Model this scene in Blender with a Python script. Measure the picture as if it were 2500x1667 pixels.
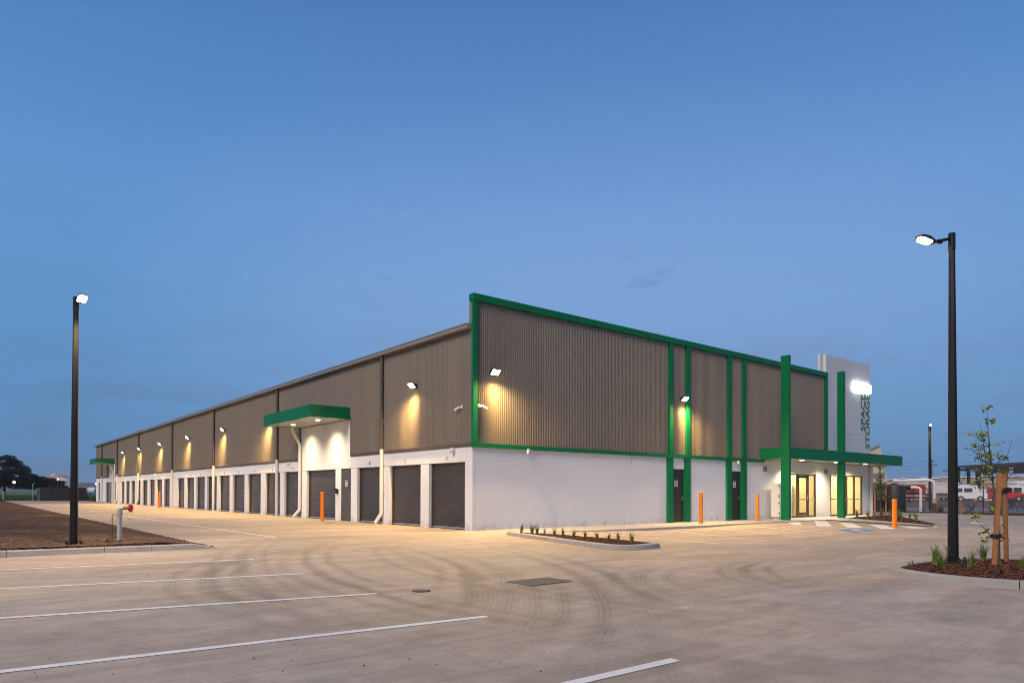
import bpy, bmesh, math, random
from mathutils import Vector, Matrix
R = math.radians
random.seed(7)
for o in list(bpy.data.objects):
    bpy.data.objects.remove(o)
SC = bpy.context.scene
COL = SC.collection

# ------------------------------------------------------------------ camera
CAM = Vector((-13.572, -19.021, 1.30))
YAW, PITCH, ROLL = 0.677493, 0.0104806, 0.0027973
fw = Vector((math.sin(YAW) * math.cos(PITCH), math.cos(YAW) * math.cos(PITCH), math.sin(PITCH)))
rt = Vector((math.cos(YAW), -math.sin(YAW), 0))
up = rt.cross(fw)
r2 = rt * math.cos(ROLL) + up * math.sin(ROLL)
u2 = up * math.cos(ROLL) - rt * math.sin(ROLL)
cd = bpy.data.cameras.new('camera')
cam = bpy.data.objects.new('camera', cd)
COL.objects.link(cam)
m = Matrix((r2, u2, -fw)).transposed().to_4x4()
m.translation = CAM
cam.matrix_world = m
cd.sensor_width = 36
cd.lens = 1681.74 / 2500 * 36
cd.shift_y = (1183.71 - 833.5) / 2500
cd.clip_start = 0.1
cd.clip_end = 9000
SC.camera = cam

# ------------------------------------------------------------------ render settings, sky, dusk glow
SC.render.engine = 'CYCLES'
SC.cycles.use_denoising = True
SC.cycles.max_bounces = 6
SC.cycles.transparent_max_bounces = 12
SC.cycles.sample_clamp_indirect = 4
SC.cycles.filter_width = 1.0
SC.view_settings.view_transform = 'Standard'
SC.view_settings.look = 'None'
SC.view_settings.exposure = 0.14
SC.view_settings.gamma = 1
SC.view_settings.use_curve_mapping = False

SUN_AZ = math.atan2(-0.34, -0.94)      # the afterglow stands behind the camera
SUN_EL = R(3.0)
W = bpy.data.worlds.new('World')
SC.world = W
W.use_nodes = True
nt = W.node_tree
nt.nodes.clear()
out = nt.nodes.new('ShaderNodeOutputWorld')
bg = nt.nodes.new('ShaderNodeBackground')
sky = nt.nodes.new('ShaderNodeTexSky')
sky.sky_type = 'NISHITA'
sky.sun_disc = False
sky.sun_elevation = SUN_EL
sky.sun_rotation = math.pi / 2 - SUN_AZ
sky.air_density = 1.0
sky.dust_density = 0.6
sky.ozone_density = 2.5
bg.inputs['Strength'].default_value = 0.137
tc = nt.nodes.new('ShaderNodeTexCoord')
sep = nt.nodes.new('ShaderNodeSeparateXYZ')
nt.links.new(tc.outputs['Generated'], sep.inputs[0])
ramp = nt.nodes.new('ShaderNodeValToRGB')
cr = ramp.color_ramp
cr.elements[0].position = 0.0
cr.elements[0].color = (0.70, 1.50, 2.95, 1)
cr.elements[1].position = 1.0
cr.elements[1].color = (0.55, 1.30, 3.1, 1)
for pos, c in ((0.06, (0.69, 1.76, 3.46)), (0.18, (0.76, 1.98, 3.98)), (0.27, (0.84, 2.12, 4.24)), (0.37, (0.84, 2.04, 4.34)), (0.47, (0.64, 1.73, 3.95)), (0.60, (0.48, 1.34, 3.28))):
    e = cr.elements.new(pos)
    e.color = (*c, 1)
nt.links.new(sep.outputs['Z'], ramp.inputs[0])
# soft, thin cloud streaks low in the sky
mp = nt.nodes.new('ShaderNodeMapping')
mp.inputs['Scale'].default_value = (3.0, 3.0, 16.0)
nt.links.new(tc.outputs['Generated'], mp.inputs[0])
nz = nt.nodes.new('ShaderNodeTexNoise')
nz.inputs['Scale'].default_value = 1.7
nz.inputs['Detail'].default_value = 6
nz.inputs['Roughness'].default_value = 0.55
nt.links.new(mp.outputs[0], nz.inputs['Vector'])
cm = nt.nodes.new('ShaderNodeMapRange')
cm.inputs['From Min'].default_value = 0.47
cm.inputs['From Max'].default_value = 0.66
cm.inputs['To Min'].default_value = 0.0
cm.inputs['To Max'].default_value = 0.7
nt.links.new(nz.outputs['Fac'], cm.inputs['Value'])
lo = nt.nodes.new('ShaderNodeMapRange')
lo.inputs['From Min'].default_value = 0.30
lo.inputs['From Max'].default_value = 0.02
nt.links.new(sep.outputs['Z'], lo.inputs['Value'])
mp2 = nt.nodes.new('ShaderNodeMapping')
mp2.inputs['Scale'].default_value = (2.4, 2.4, 8.5)
mp2.inputs['Location'].default_value = (13.0, 3.0, 5.5)
nt.links.new(tc.outputs['Generated'], mp2.inputs[0])
nz2 = nt.nodes.new('ShaderNodeTexNoise')
nz2.inputs['Scale'].default_value = 2.6
nz2.inputs['Detail'].default_value = 8
nz2.inputs['Roughness'].default_value = 0.62
nt.links.new(mp2.outputs[0], nz2.inputs['Vector'])
cm2 = nt.nodes.new('ShaderNodeMapRange')
cm2.interpolation_type = 'SMOOTHSTEP'
cm2.inputs['From Min'].default_value = 0.63
cm2.inputs['From Max'].default_value = 0.76
cm2.inputs['To Max'].default_value = 0.6
nt.links.new(nz2.outputs['Fac'], cm2.inputs['Value'])
lo2 = nt.nodes.new('ShaderNodeMapRange')
lo2.inputs['From Min'].default_value = 0.46
lo2.inputs['From Max'].default_value = 0.30
nt.links.new(sep.outputs['Z'], lo2.inputs['Value'])
mul2 = nt.nodes.new('ShaderNodeMath')
mul2.operation = 'MULTIPLY'
nt.links.new(cm2.outputs[0], mul2.inputs[0])
nt.links.new(lo2.outputs[0], mul2.inputs[1])
mul = nt.nodes.new('ShaderNodeMath')
mul.operation = 'MULTIPLY'
nt.links.new(cm.outputs[0], mul.inputs[0])
nt.links.new(lo.outputs[0], mul.inputs[1])
cl = nt.nodes.new('ShaderNodeMix')
cl.data_type = 'RGBA'
nt.links.new(mul.outputs[0], cl.inputs['Factor'])
nt.links.new(ramp.outputs[0], cl.inputs['A'])
cl.inputs['B'].default_value = (0.80, 1.36, 2.55, 1)
# belt of lavender opposite the afterglow
dt = nt.nodes.new('ShaderNodeVectorMath')
dt.operation = 'DOT_PRODUCT'
dt.inputs[1].default_value = (0.74, 0.673, 0)
nt.links.new(tc.outputs['Generated'], dt.inputs[0])
az = nt.nodes.new('ShaderNodeMapRange')
az.interpolation_type = 'SMOOTHSTEP'
az.inputs['From Min'].default_value = 0.70
az.inputs['From Max'].default_value = 0.98
nt.links.new(dt.outputs['Value'], az.inputs['Value'])
belt = nt.nodes.new('ShaderNodeValToRGB')
belt.color_ramp.interpolation = 'B_SPLINE'
be = belt.color_ramp
be.elements[0].position = 0.07
be.elements[0].color = (0.0, 0.0, 0.0, 1)
be.elements[1].position = 0.55
be.elements[1].color = (0.0, 0.0, 0.0, 1)
e = be.elements.new(0.25)
e.color = (1, 1, 1, 1)
nt.links.new(sep.outputs['Z'], belt.inputs[0])
bm_ = nt.nodes.new('ShaderNodeMath')
bm_.operation = 'MULTIPLY'
nt.links.new(az.outputs[0], bm_.inputs[0])
nt.links.new(belt.outputs[0], bm_.inputs[1])
bv = nt.nodes.new('ShaderNodeVectorMath')
bv.operation = 'SCALE'
bv.inputs[0].default_value = (0.84, 0.58, 0.60)
nt.links.new(bm_.outputs[0], bv.inputs['Scale'])
bs = nt.nodes.new('ShaderNodeVectorMath')
nt.links.new(cl.outputs['Result'], bs.inputs[0])
nt.links.new(bv.outputs[0], bs.inputs[1])
ba_ = nt.nodes.new('ShaderNodeMix')
ba_.data_type = 'RGBA'
ba_.inputs['B'].default_value = (0.86, 1.32, 2.35, 1)
nt.links.new(mul2.outputs[0], ba_.inputs['Factor'])
nt.links.new(bs.outputs[0], ba_.inputs['A'])
mx = nt.nodes.new('ShaderNodeMix')
mx.data_type = 'RGBA'
mx.inputs['Factor'].default_value = 0.92
nt.links.new(sky.outputs[0], mx.inputs['A'])
nt.links.new(ba_.outputs['Result'], mx.inputs['B'])
nt.links.new(mx.outputs['Result'], bg.inputs['Color'])
nt.links.new(bg.outputs[0], out.inputs['Surface'])

sl = bpy.data.lights.new('dusk_sun', 'SUN')
sl.energy = 2.35
sl.angle = R(26)
sl.color = (1.0, 0.80, 0.62)
so = bpy.data.objects.new('dusk_sun', sl)
COL.objects.link(so)
so.rotation_euler = Vector((math.cos(SUN_AZ) * 0.75, math.sin(SUN_AZ) * 0.75, 0.60)).to_track_quat('Z', 'Y').to_euler()

WARM = (1.0, 0.64, 0.24)

# ------------------------------------------------------------------ helpers
class MB:
    """collects faces for one mesh object"""
    def __init__(s):
        s.v = []; s.f = []
    def quad(s, a, b, c, d):
        n = len(s.v); s.v += [tuple(a), tuple(b), tuple(c), tuple(d)]; s.f.append((n, n + 1, n + 2, n + 3)); return s
    def poly(s, pts):
        n = len(s.v); s.v += [tuple(p) for p in pts]; s.f.append(tuple(range(n, n + len(pts)))); return s
    def box(s, x0, x1, y0, y1, z0, z1):
        n = len(s.v)
        s.v += [(x, y, z) for z in (z0, z1) for y in (y0, y1) for x in (x0, x1)]
        s.f += [tuple(n + i for i in q) for q in ((0, 2, 3, 1), (4, 5, 7, 6), (0, 1, 5, 4), (2, 6, 7, 3), (0, 4, 6, 2), (1, 3, 7, 5))]
        return s
    def obox(s, c, ax, ay, az, hx, hy, hz):
        """box with centre c, unit axes and half sizes"""
        n = len(s.v)
        c = Vector(c)
        for k in (-1, 1):
            for j in (-1, 1):
                for i in (-1, 1):
                    s.v.append(tuple(c + Vector(ax) * (i * hx) + Vector(ay) * (j * hy) + Vector(az) * (k * hz)))
        s.f += [tuple(n + i for i in q) for q in ((0, 2, 3, 1), (4, 5, 7, 6), (0, 1, 5, 4), (2, 6, 7, 3), (0, 4, 6, 2), (1, 3, 7, 5))]
        return s
    def bar(s, a, b, w, h=None):
        a = Vector(a); b = Vector(b); d = b - a
        L = d.length; d = d.normalized()
        x = d.cross(Vector((0, 0, 1)))
        if x.length < 1e-3: x = Vector((1, 0, 0))
        x.normalize(); y = x.cross(d)
        return s.obox((a + b) / 2, d, x, y, L / 2, w / 2, (h or w) / 2)
    def prism(s, pts, z0, z1):
        n = len(s.v); k = len(pts)
        s.v += [(p[0], p[1], z0(p) if callable(z0) else z0) for p in pts] + [(p[0], p[1], z1(p) if callable(z1) else z1) for p in pts]
        s.f.append(tuple(n + i for i in reversed(range(k)))); s.f.append(tuple(n + k + i for i in range(k)))
        for i in range(k):
            j = (i + 1) % k
            s.f.append((n + i, n + j, n + k + j, n + k + i))
        return s
    def tube(s, pts, r, seg=10, cap=True):
        pts = [Vector(p) for p in pts]
        rs = r if isinstance(r, (list, tuple)) else [r] * len(pts)
        n = len(s.v); prev = None
        for i, p in enumerate(pts):
            t = ((pts[min(i + 1, len(pts) - 1)] - p).normalized() + (p - pts[max(i - 1, 0)]).normalized())
            t = t.normalized() if t.length > 1e-6 else Vector((0, 0, 1))
            if prev is None:
                x = t.orthogonal().normalized()
            else:
                x = (prev - t * prev.dot(t)).normalized()
            prev = x
            y = t.cross(x)
            for k in range(seg):
                a = 2 * math.pi * k / seg
                s.v.append(tuple(p + (x * math.cos(a) + y * math.sin(a)) * rs[i]))
        for i in range(len(pts) - 1):
            for k in range(seg):
                k2 = (k + 1) % seg
                s.f.append((n + i * seg + k, n + i * seg + k2, n + (i + 1) * seg + k2, n + (i + 1) * seg + k))
        if cap:
            s.f.append(tuple(n + k for k in reversed(range(seg))))
            s.f.append(tuple(n + (len(pts) - 1) * seg + k for k in range(seg)))
        return s
    def lathe(s, prof, c=(0, 0, 0), seg=24):
        n = len(s.v)
        for (r, z) in prof:
            for k in range(seg):
                a = 2 * math.pi * k / seg
                s.v.append((c[0] + r * math.cos(a), c[1] + r * math.sin(a), c[2] + z))
        for i in range(len(prof) - 1):
            for k in range(seg):
                k2 = (k + 1) % seg
                s.f.append((n + i * seg + k, n + i * seg + k2, n + (i + 1) * seg + k2, n + (i + 1) * seg + k))
        s.f.append(tuple(n + k for k in reversed(range(seg))))
        s.f.append(tuple(n + (len(prof) - 1) * seg + k for k in range(seg)))
        return s
    def torus(s, c, ax, Rr, r, seg=20, sg=6):
        ax = Vector(ax).normalized(); x = ax.orthogonal().normalized(); y = ax.cross(x); c = Vector(c); n = len(s.v)
        for i in range(seg):
            a = 2 * math.pi * i / seg; d = x * math.cos(a) + y * math.sin(a)
            for k in range(sg):
                b = 2 * math.pi * k / sg
                s.v.append(tuple(c + d * (Rr + r * math.cos(b)) + ax * (r * math.sin(b))))
        for i in range(seg):
            for k in range(sg):
                i2 = (i + 1) % seg; k2 = (k + 1) % sg
                s.f.append((n + i * sg + k, n + i2 * sg + k, n + i2 * sg + k2, n + i * sg + k2))
        return s
    def mesh(s, name, mat, smooth=False):
        me = bpy.data.meshes.new(name)
        me.from_pydata(s.v, [], s.f)
        me.validate()
        if mat: me.materials.append(mat)
        if smooth:
            me.shade_smooth()
            try: me.set_sharp_from_angle(angle=R(38))
            except Exception: pass
        return me
    def obj(s, name, mat, parent=None, smooth=False, bevel=0):
        return link(name, s.mesh(name, mat, smooth), parent, bevel)

def link(name, me, parent=None, bevel=0, loc=None):
    o = bpy.data.objects.new(name, me)
    COL.objects.link(o)
    if loc is not None: o.location = loc
    if parent is not None:
        o.parent = parent
        o.matrix_parent_inverse = Matrix.Translation(-base_of(parent))
    if bevel:
        b = o.modifiers.new('bevel', 'BEVEL'); b.width = bevel; b.segments = 2; b.limit_method = 'ANGLE'
    return o

def base_of(o):
    v = Vector(o.location)
    if o.parent is not None:
        v = Vector((0, 0, 0)) if o.type != 'EMPTY' else v
    return v

def tag(o, label=None, cat=None, group=None, kind=None):
    if label: o['label'] = label
    if cat: o['category'] = cat
    if group: o['group'] = group
    if kind: o['kind'] = kind
    return o

def thing(name, label, cat, loc=(0, 0, 0), group=None):
    o = bpy.data.objects.new(name, None)
    o.empty_display_size = 0.2
    COL.objects.link(o)
    o.location = loc
    return tag(o, label, cat, group)

def copy_tree(src, loc, rz=None, label=None, scale=None):
    c = src.copy(); COL.objects.link(c)
    c.location = loc
    if rz is not None: c.rotation_euler = (0, 0, rz)
    if scale is not None: c.scale = scale
    if label: c['label'] = label
    def rec(a, b):
        for ch in list(a.children):
            d = ch.copy(); COL.objects.link(d); d.parent = b
            rec(ch, d)
    rec(src, c)
    return c

# ------------------------------------------------------------------ materials
def mat(name, col, rough=0.6, metal=0.0, nscale=0, namt=0.0, bump=0.0, bscale=None, rnd=0.0, spec=0.5, emit=None, estr=0, coords='Position'):
    M = bpy.data.materials.new(name)
    M.use_nodes = True
    n = M.node_tree; b = n.nodes['Principled BSDF']
    b.inputs['Base Color'].default_value = (*col, 1)
    b.inputs['Roughness'].default_value = rough
    b.inputs['Metallic'].default_value = metal
    b.inputs['Specular IOR Level'].default_value = spec
    if emit:
        b.inputs['Emission Color'].default_value = (*emit, 1); b.inputs['Emission Strength'].default_value = estr
    src = None
    if nscale or bump:
        g = n.nodes.new('ShaderNodeNewGeometry' if coords == 'Position' else 'ShaderNodeTexCoord')
        vec = g.outputs['Position'] if coords == 'Position' else g.outputs['Object']
    if nscale:
        t = n.nodes.new('ShaderNodeTexNoise'); t.inputs['Scale'].default_value = nscale; t.inputs['Detail'].default_value = 6; t.inputs['Roughness'].default_value = 0.6
        n.links.new(vec, t.inputs['Vector'])
        mr = n.nodes.new('ShaderNodeMapRange'); mr.inputs['From Min'].default_value = 0.25; mr.inputs['From Max'].default_value = 0.75
        mr.inputs['To Min'].default_value = 1 - namt; mr.inputs['To Max'].default_value = 1 + namt
        n.links.new(t.outputs['Fac'], mr.inputs['Value'])
        src = mr.outputs[0]
    if rnd:
        oi = n.nodes.new('ShaderNodeObjectInfo')
        mr = n.nodes.new('ShaderNodeMapRange'); mr.inputs['To Min'].default_value = 1 - rnd; mr.inputs['To Max'].default_value = 1 + rnd
        n.links.new(oi.outputs['Random'], mr.inputs['Value'])
        if src is not None:
            mm = n.nodes.new('ShaderNodeMath'); mm.operation = 'MULTIPLY'
            n.links.new(src, mm.inputs[0]); n.links.new(mr.outputs[0], mm.inputs[1]); src = mm.outputs[0]
        else: src = mr.outputs[0]
    if src is not None:
        v = n.nodes.new('ShaderNodeVectorMath'); v.operation = 'SCALE'
        v.inputs[0].default_value = col
        n.links.new(src, v.inputs['Scale'])
        n.links.new(v.outputs[0], b.inputs['Base Color'])
    if bump:
        t2 = n.nodes.new('ShaderNodeTexNoise'); t2.inputs['Scale'].default_value = bscale or nscale * 6; t2.inputs['Detail'].default_value = 5
        n.links.new(vec, t2.inputs['Vector'])
        bp = n.nodes.new('ShaderNodeBump'); bp.inputs['Strength'].default_value = bump; bp.inputs['Distance'].default_value = 0.02
        n.links.new(t2.outputs['Fac'], bp.inputs['Height'])
        n.links.new(bp.outputs[0], b.inputs['Normal'])
    return M

def white_mat():
    M = mat('white_wall_paint', (0.80, 0.79, 0.77), 0.7, nscale=0.7, namt=0.035, bump=0.05, bscale=60)
    n = M.node_tree; b = n.nodes['Principled BSDF']; src = b.inputs['Base Color'].links[0].from_socket
    g = n.nodes.new('ShaderNodeNewGeometry'); sp_ = n.nodes.new('ShaderNodeSeparateXYZ'); n.links.new(g.outputs['Position'], sp_.inputs[0])
    def nz_(sc, vec, d=6, r=0.65):
        t = n.nodes.new('ShaderNodeTexNoise'); t.inputs['Scale'].default_value = sc; t.inputs['Detail'].default_value = d; t.inputs['Roughness'].default_value = r; n.links.new(vec, t.inputs['Vector']); return t.outputs['Fac']
    def mr(x, a, b_, c, d):
        k = n.nodes.new('ShaderNodeMapRange')
        for i, v in zip(('From Min', 'From Max', 'To Min', 'To Max'), (a, b_, c, d)): k.inputs[i].default_value = v
        n.links.new(x, k.inputs['Value']); return k.outputs[0]
    def mm(op, a, c):
        k = n.nodes.new('ShaderNodeMath'); k.operation = op
        for i, x in enumerate((a, c)):
            if isinstance(x, (int, float)): k.inputs[i].default_value = x
            else: n.links.new(x, k.inputs[i])
        return k.outputs[0]
    mp = n.nodes.new('ShaderNodeMapping'); mp.inputs['Scale'].default_value = (3.0, 3.0, 0.22); n.links.new(g.outputs['Position'], mp.inputs[0])
    splash = mm('MULTIPLY', mr(sp_.outputs['Z'], 0.30, 0.0, 0.0, 0.75), mr(nz_(3.5, g.outputs['Position']), 0.42, 0.70, 0.0, 1.0))
    runs = mr(nz_(1.6, mp.outputs[0]), 0.60, 0.80, 0.0, 0.16)
    fac = mm('MAXIMUM', splash, runs)
    mx_ = n.nodes.new('ShaderNodeMix'); mx_.data_type = 'RGBA'; mx_.inputs['B'].default_value = (0.36, 0.30, 0.235, 1)
    n.links.new(fac, mx_.inputs['Factor']); n.links.new(src, mx_.inputs['A']); n.links.new(mx_.outputs['Result'], b.inputs['Base Color'])
    return M
M_white = white_mat()
M_tower = mat('pale_grey_panel', (0.62, 0.62, 0.62), 0.55, nscale=0.5, namt=0.03)
M_clad = mat('bronze_cladding', (0.182, 0.149, 0.109), 0.36, nscale=0.9, namt=0.06, rnd=0.06, spec=0.8)
M_flash = mat('dark_flashing', (0.085, 0.072, 0.062), 0.5)
M_gutter = mat('grey_gutter', (0.22, 0.205, 0.195), 0.45, nscale=1.2, namt=0.05)
M_roof = mat('grey_roof_sheet', (0.25, 0.25, 0.25), 0.5)
M_green = mat('green_panel', (0.003, 0.150, 0.052), 0.42, nscale=0.8, namt=0.04, spec=0.22)
M_soffit = mat('pale_soffit', (0.50, 0.55, 0.46), 0.35)
M_roller = mat('bronze_roller_curtain', (0.057, 0.046, 0.038), 0.27, rnd=0.12)
M_rail = mat('galvanised_rail', (0.45, 0.44, 0.42), 0.45, metal=0.3)
M_pipe = mat('cream_pipe', (0.72, 0.68, 0.62), 0.4)
M_pipe_dark = mat('brown_pipe', (0.075, 0.06, 0.048), 0.5)
M_doorgrey = mat('grey_door_paint', (0.075, 0.07, 0.072), 0.5)
M_doordark = mat('dark_door_paint', (0.030, 0.024, 0.022), 0.5)
M_black = mat('black_plastic', (0.015, 0.015, 0.016), 0.45)
M_chrome = mat('satin_steel', (0.62, 0.6, 0.56), 0.3, metal=0.9)
M_signw = mat('sign_white', (0.75, 0.74, 0.72), 0.5)
M_signr = mat('sign_red', (0.45, 0.06, 0.06), 0.5)
M_signk = mat('sign_ink', (0.03, 0.03, 0.03), 0.5)
M_orange = mat('orange_paint', (0.84, 0.215, 0.010), 0.5, nscale=5, namt=0.05, spec=0.3)
M_pole = mat('black_pole_paint', (0.010, 0.009, 0.008), 0.38, nscale=3, namt=0.12, spec=0.3)
M_kerb = mat('kerb_concrete', (0.33, 0.312, 0.285), 0.85, nscale=3, namt=0.14, bump=0.35, bscale=40)
M_path = mat('path_concrete', (0.40, 0.375, 0.345), 0.85, nscale=1.2, namt=0.09, bump=0.2, bscale=40)
M_paint = mat('line_paint', (0.70, 0.685, 0.66), 0.7, nscale=7, namt=0.12)
M_bluepaint = mat('blue_paint', (0.05, 0.20, 0.48), 0.7, nscale=4, namt=0.12)
M_mulch = mat('bark_mulch', (0.085, 0.035, 0.018), 0.95, nscale=25, namt=0.5, bump=0.8, bscale=60)
M_chip = mat('bark_chip', (0.150, 0.052, 0.022), 0.9, nscale=30, namt=0.55)
def dirt_mat():
    M = mat('brown_dirt', (0.08, 0.045, 0.03), 0.97, bump=1.0, bscale=16, spec=0.15)
    n = M.node_tree; b = n.nodes['Principled BSDF']; g = n.nodes.new('ShaderNodeNewGeometry')
    def nz_(sc, d=6, r=0.62):
        t = n.nodes.new('ShaderNodeTexNoise'); t.inputs['Scale'].default_value = sc; t.inputs['Detail'].default_value = d; t.inputs['Roughness'].default_value = r
        n.links.new(g.outputs['Position'], t.inputs['Vector']); return t.outputs['Fac']
    def rp(src, stops):
        r = n.nodes.new('ShaderNodeValToRGB'); r.color_ramp.elements[0].position = stops[0][0]; r.color_ramp.elements[0].color = (*stops[0][1], 1)
        r.color_ramp.elements[1].position = stops[-1][0]; r.color_ramp.elements[1].color = (*stops[-1][1], 1)
        for p_, c_ in stops[1:-1]:
            e_ = r.color_ramp.elements.new(p_); e_.color = (*c_, 1)
        n.links.new(src, r.inputs[0]); return r.outputs[0]
    a = rp(nz_(0.42, 5), [(0.30, (0.060, 0.036, 0.026)), (0.46, (0.078, 0.046, 0.032)), (0.56, (0.125, 0.062, 0.034)), (0.68, (0.155, 0.110, 0.062))])
    c = rp(nz_(7.0, 7, 0.7), [(0.28, (0.45, 0.45, 0.45)), (0.70, (1.35, 1.35, 1.35))])
    mx_ = n.nodes.new('ShaderNodeMix'); mx_.data_type = 'RGBA'; mx_.blend_type = 'MULTIPLY'; mx_.inputs['Factor'].default_value = 1.0
    n.links.new(a, mx_.inputs['A']); n.links.new(c, mx_.inputs['B']); n.links.new(mx_.outputs['Result'], b.inputs['Base Color'])
    return M
M_dirt = dirt_mat()
M_stone = mat('dirt_stone', (0.13, 0.085, 0.065), 0.95, nscale=9, namt=0.4)
M_pebble = mat('dark_pebble', (0.05, 0.045, 0.04), 0.9)
M_grass = mat('tuft_blade', (0.125, 0.165, 0.030), 0.7, nscale=8, namt=0.35, coords='Object')
M_field = mat('field_grass', (0.052, 0.105, 0.022), 0.95, nscale=0.8, namt=0.4, bump=0.6, bscale=6)
M_leaf = mat('young_leaf', (0.19, 0.25, 0.025), 0.5, nscale=9, namt=0.35, coords='Object')
M_leafdark = mat('sapling_leaf', (0.12, 0.14, 0.03), 0.6, nscale=9, namt=0.4, coords='Object')
M_gum = mat('gum_leaf', (0.010, 0.010, 0.007), 0.85, nscale=0.5, namt=0.5)
M_bark = mat('bark', (0.085, 0.068, 0.052), 0.9, nscale=12, namt=0.3, coords='Object')
M_gumbark = mat('gum_bark', (0.05, 0.042, 0.034), 0.9)
M_timber = mat('stake_timber', (0.34, 0.155, 0.052), 0.8, nscale=9, namt=0.2, coords='Object')
M_tie = mat('black_tie', (0.012, 0.012, 0.012), 0.8)
M_galv = mat('galvanised_pipe', (0.40, 0.42, 0.41), 0.5, metal=0.25, nscale=12, namt=0.12)
M_red = mat('red_paint', (0.38, 0.012, 0.012), 0.4)
M_brass = mat('old_brass', (0.20, 0.13, 0.07), 0.5, metal=0.4)
M_grate = mat('steel_grate', (0.115, 0.112, 0.105), 0.7)
M_hole = mat('dark_pit', (0.01, 0.01, 0.01), 0.9)
M_rust = mat('rusty_iron', (0.10, 0.06, 0.042), 0.9, nscale=20, namt=0.3)
M_frame = mat('bronze_frame', (0.085, 0.058, 0.034), 0.45)
M_room = mat('office_wall', (0.72, 0.64, 0.47), 0.8)
M_roomfloor = mat('office_floor', (0.38, 0.33, 0.22), 0.3)
M_cab = mat('cabinet_white', (0.70, 0.69, 0.66), 0.45)
M_lens = mat('flood_lens', (0.9, 0.8, 0.6), 0.4, emit=(1.0, 0.74, 0.40), estr=55)
M_polelens = mat('street_lens', (0.9, 0.85, 0.7), 0.4, emit=(1.0, 0.80, 0.52), estr=45)
M_down = mat('downlight_lens', (0.9, 0.85, 0.7), 0.4, emit=(1.0, 0.86, 0.62), estr=14)
M_lit = mat('lit_sign_face', (0.9, 0.9, 0.9), 0.4, emit=(1.0, 0.98, 0.92), estr=7)
M_tank = mat('grey_poly_tank', (0.026, 0.024, 0.022), 0.5, nscale=0.8, namt=0.1)
M_cream = mat('cream_tilt_panel', (0.55, 0.49, 0.41), 0.8, nscale=0.6, namt=0.06)
M_creamclad = mat('cream_sheet', (0.42, 0.38, 0.29), 0.7, nscale=0.5, namt=0.08)
M_steel = mat('dark_steel', (0.045, 0.045, 0.052), 0.6)
M_truckw = mat('truck_white', (0.76, 0.76, 0.76), 0.4, nscale=1.5, namt=0.06)
M_truckr = mat('truck_red', (0.42, 0.015, 0.02), 0.4)
M_truckm = mat('truck_maroon', (0.16, 0.02, 0.015), 0.5)
M_tan = mat('dusty_skirt', (0.22, 0.165, 0.10), 0.8, nscale=3, namt=0.25)
M_wing = mat('dark_window', (0.03, 0.05, 0.07), 0.1)
M_tyre = mat('tyre_rubber', (0.013, 0.012, 0.012), 0.8)
M_shed = mat('dark_ribbed_steel', (0.052, 0.050, 0.050), 0.6, rnd=0.1)
M_silo = mat('pale_silo_paint', (0.72, 0.66, 0.57), 0.8, nscale=0.25, namt=0.08)
M_silotop = mat('rusty_dome', (0.34, 0.20, 0.16), 0.8, nscale=0.5, namt=0.25)
M_hill = mat('far_hill', (0.045, 0.058, 0.032), 1.0, nscale=0.01, namt=0.2)
M_verge = mat('red_verge', (0.115, 0.062, 0.052), 0.95, nscale=0.6, namt=0.2)
M_asphalt = mat('road_asphalt', (0.16, 0.145, 0.155), 0.9, nscale=1, namt=0.1)
M_wood = mat('grey_pole_wood', (0.11, 0.09, 0.075), 0.9)
M_wire = mat('dark_wire', (0.03, 0.03, 0.035), 0.7)
M_fence = mat('fence_post_black', (0.022, 0.02, 0.02), 0.6)
M_shrub = mat('dark_shrub', (0.022, 0.028, 0.014), 0.85, nscale=6, namt=0.5)
M_signgreen = mat('letter_green', (0.008, 0.12, 0.06), 0.4)

def glass_mat():
    M = bpy.data.materials.new('window_glass'); M.use_nodes = True
    n = M.node_tree; n.nodes.clear()
    o = n.nodes.new('ShaderNodeOutputMaterial'); t = n.nodes.new('ShaderNodeBsdfTransparent'); g = n.nodes.new('ShaderNodeBsdfGlossy')
    g.inputs['Roughness'].default_value = 0.02
    lw = n.nodes.new('ShaderNodeLayerWeight'); lw.inputs['Blend'].default_value = 0.5
    pw = n.nodes.new('ShaderNodeMath'); pw.operation = 'POWER'; pw.inputs[1].default_value = 4.0
    f = n.nodes.new('ShaderNodeMath'); f.operation = 'MULTIPLY_ADD'; f.inputs[1].default_value = 0.35; f.inputs[2].default_value = 0.025
    n.links.new(lw.outputs['Facing'], pw.inputs[0]); n.links.new(pw.outputs[0], f.inputs[0])
    mix = n.nodes.new('ShaderNodeMixShader')
    t.inputs['Color'].default_value = (0.95, 0.94, 0.90, 1)
    n.links.new(f.outputs[0], mix.inputs[0]); n.links.new(t.outputs[0], mix.inputs[1]); n.links.new(g.outputs[0], mix.inputs[2]); n.links.new(mix.outputs[0], o.inputs['Surface'])
    return M
M_glass = glass_mat()

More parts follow.
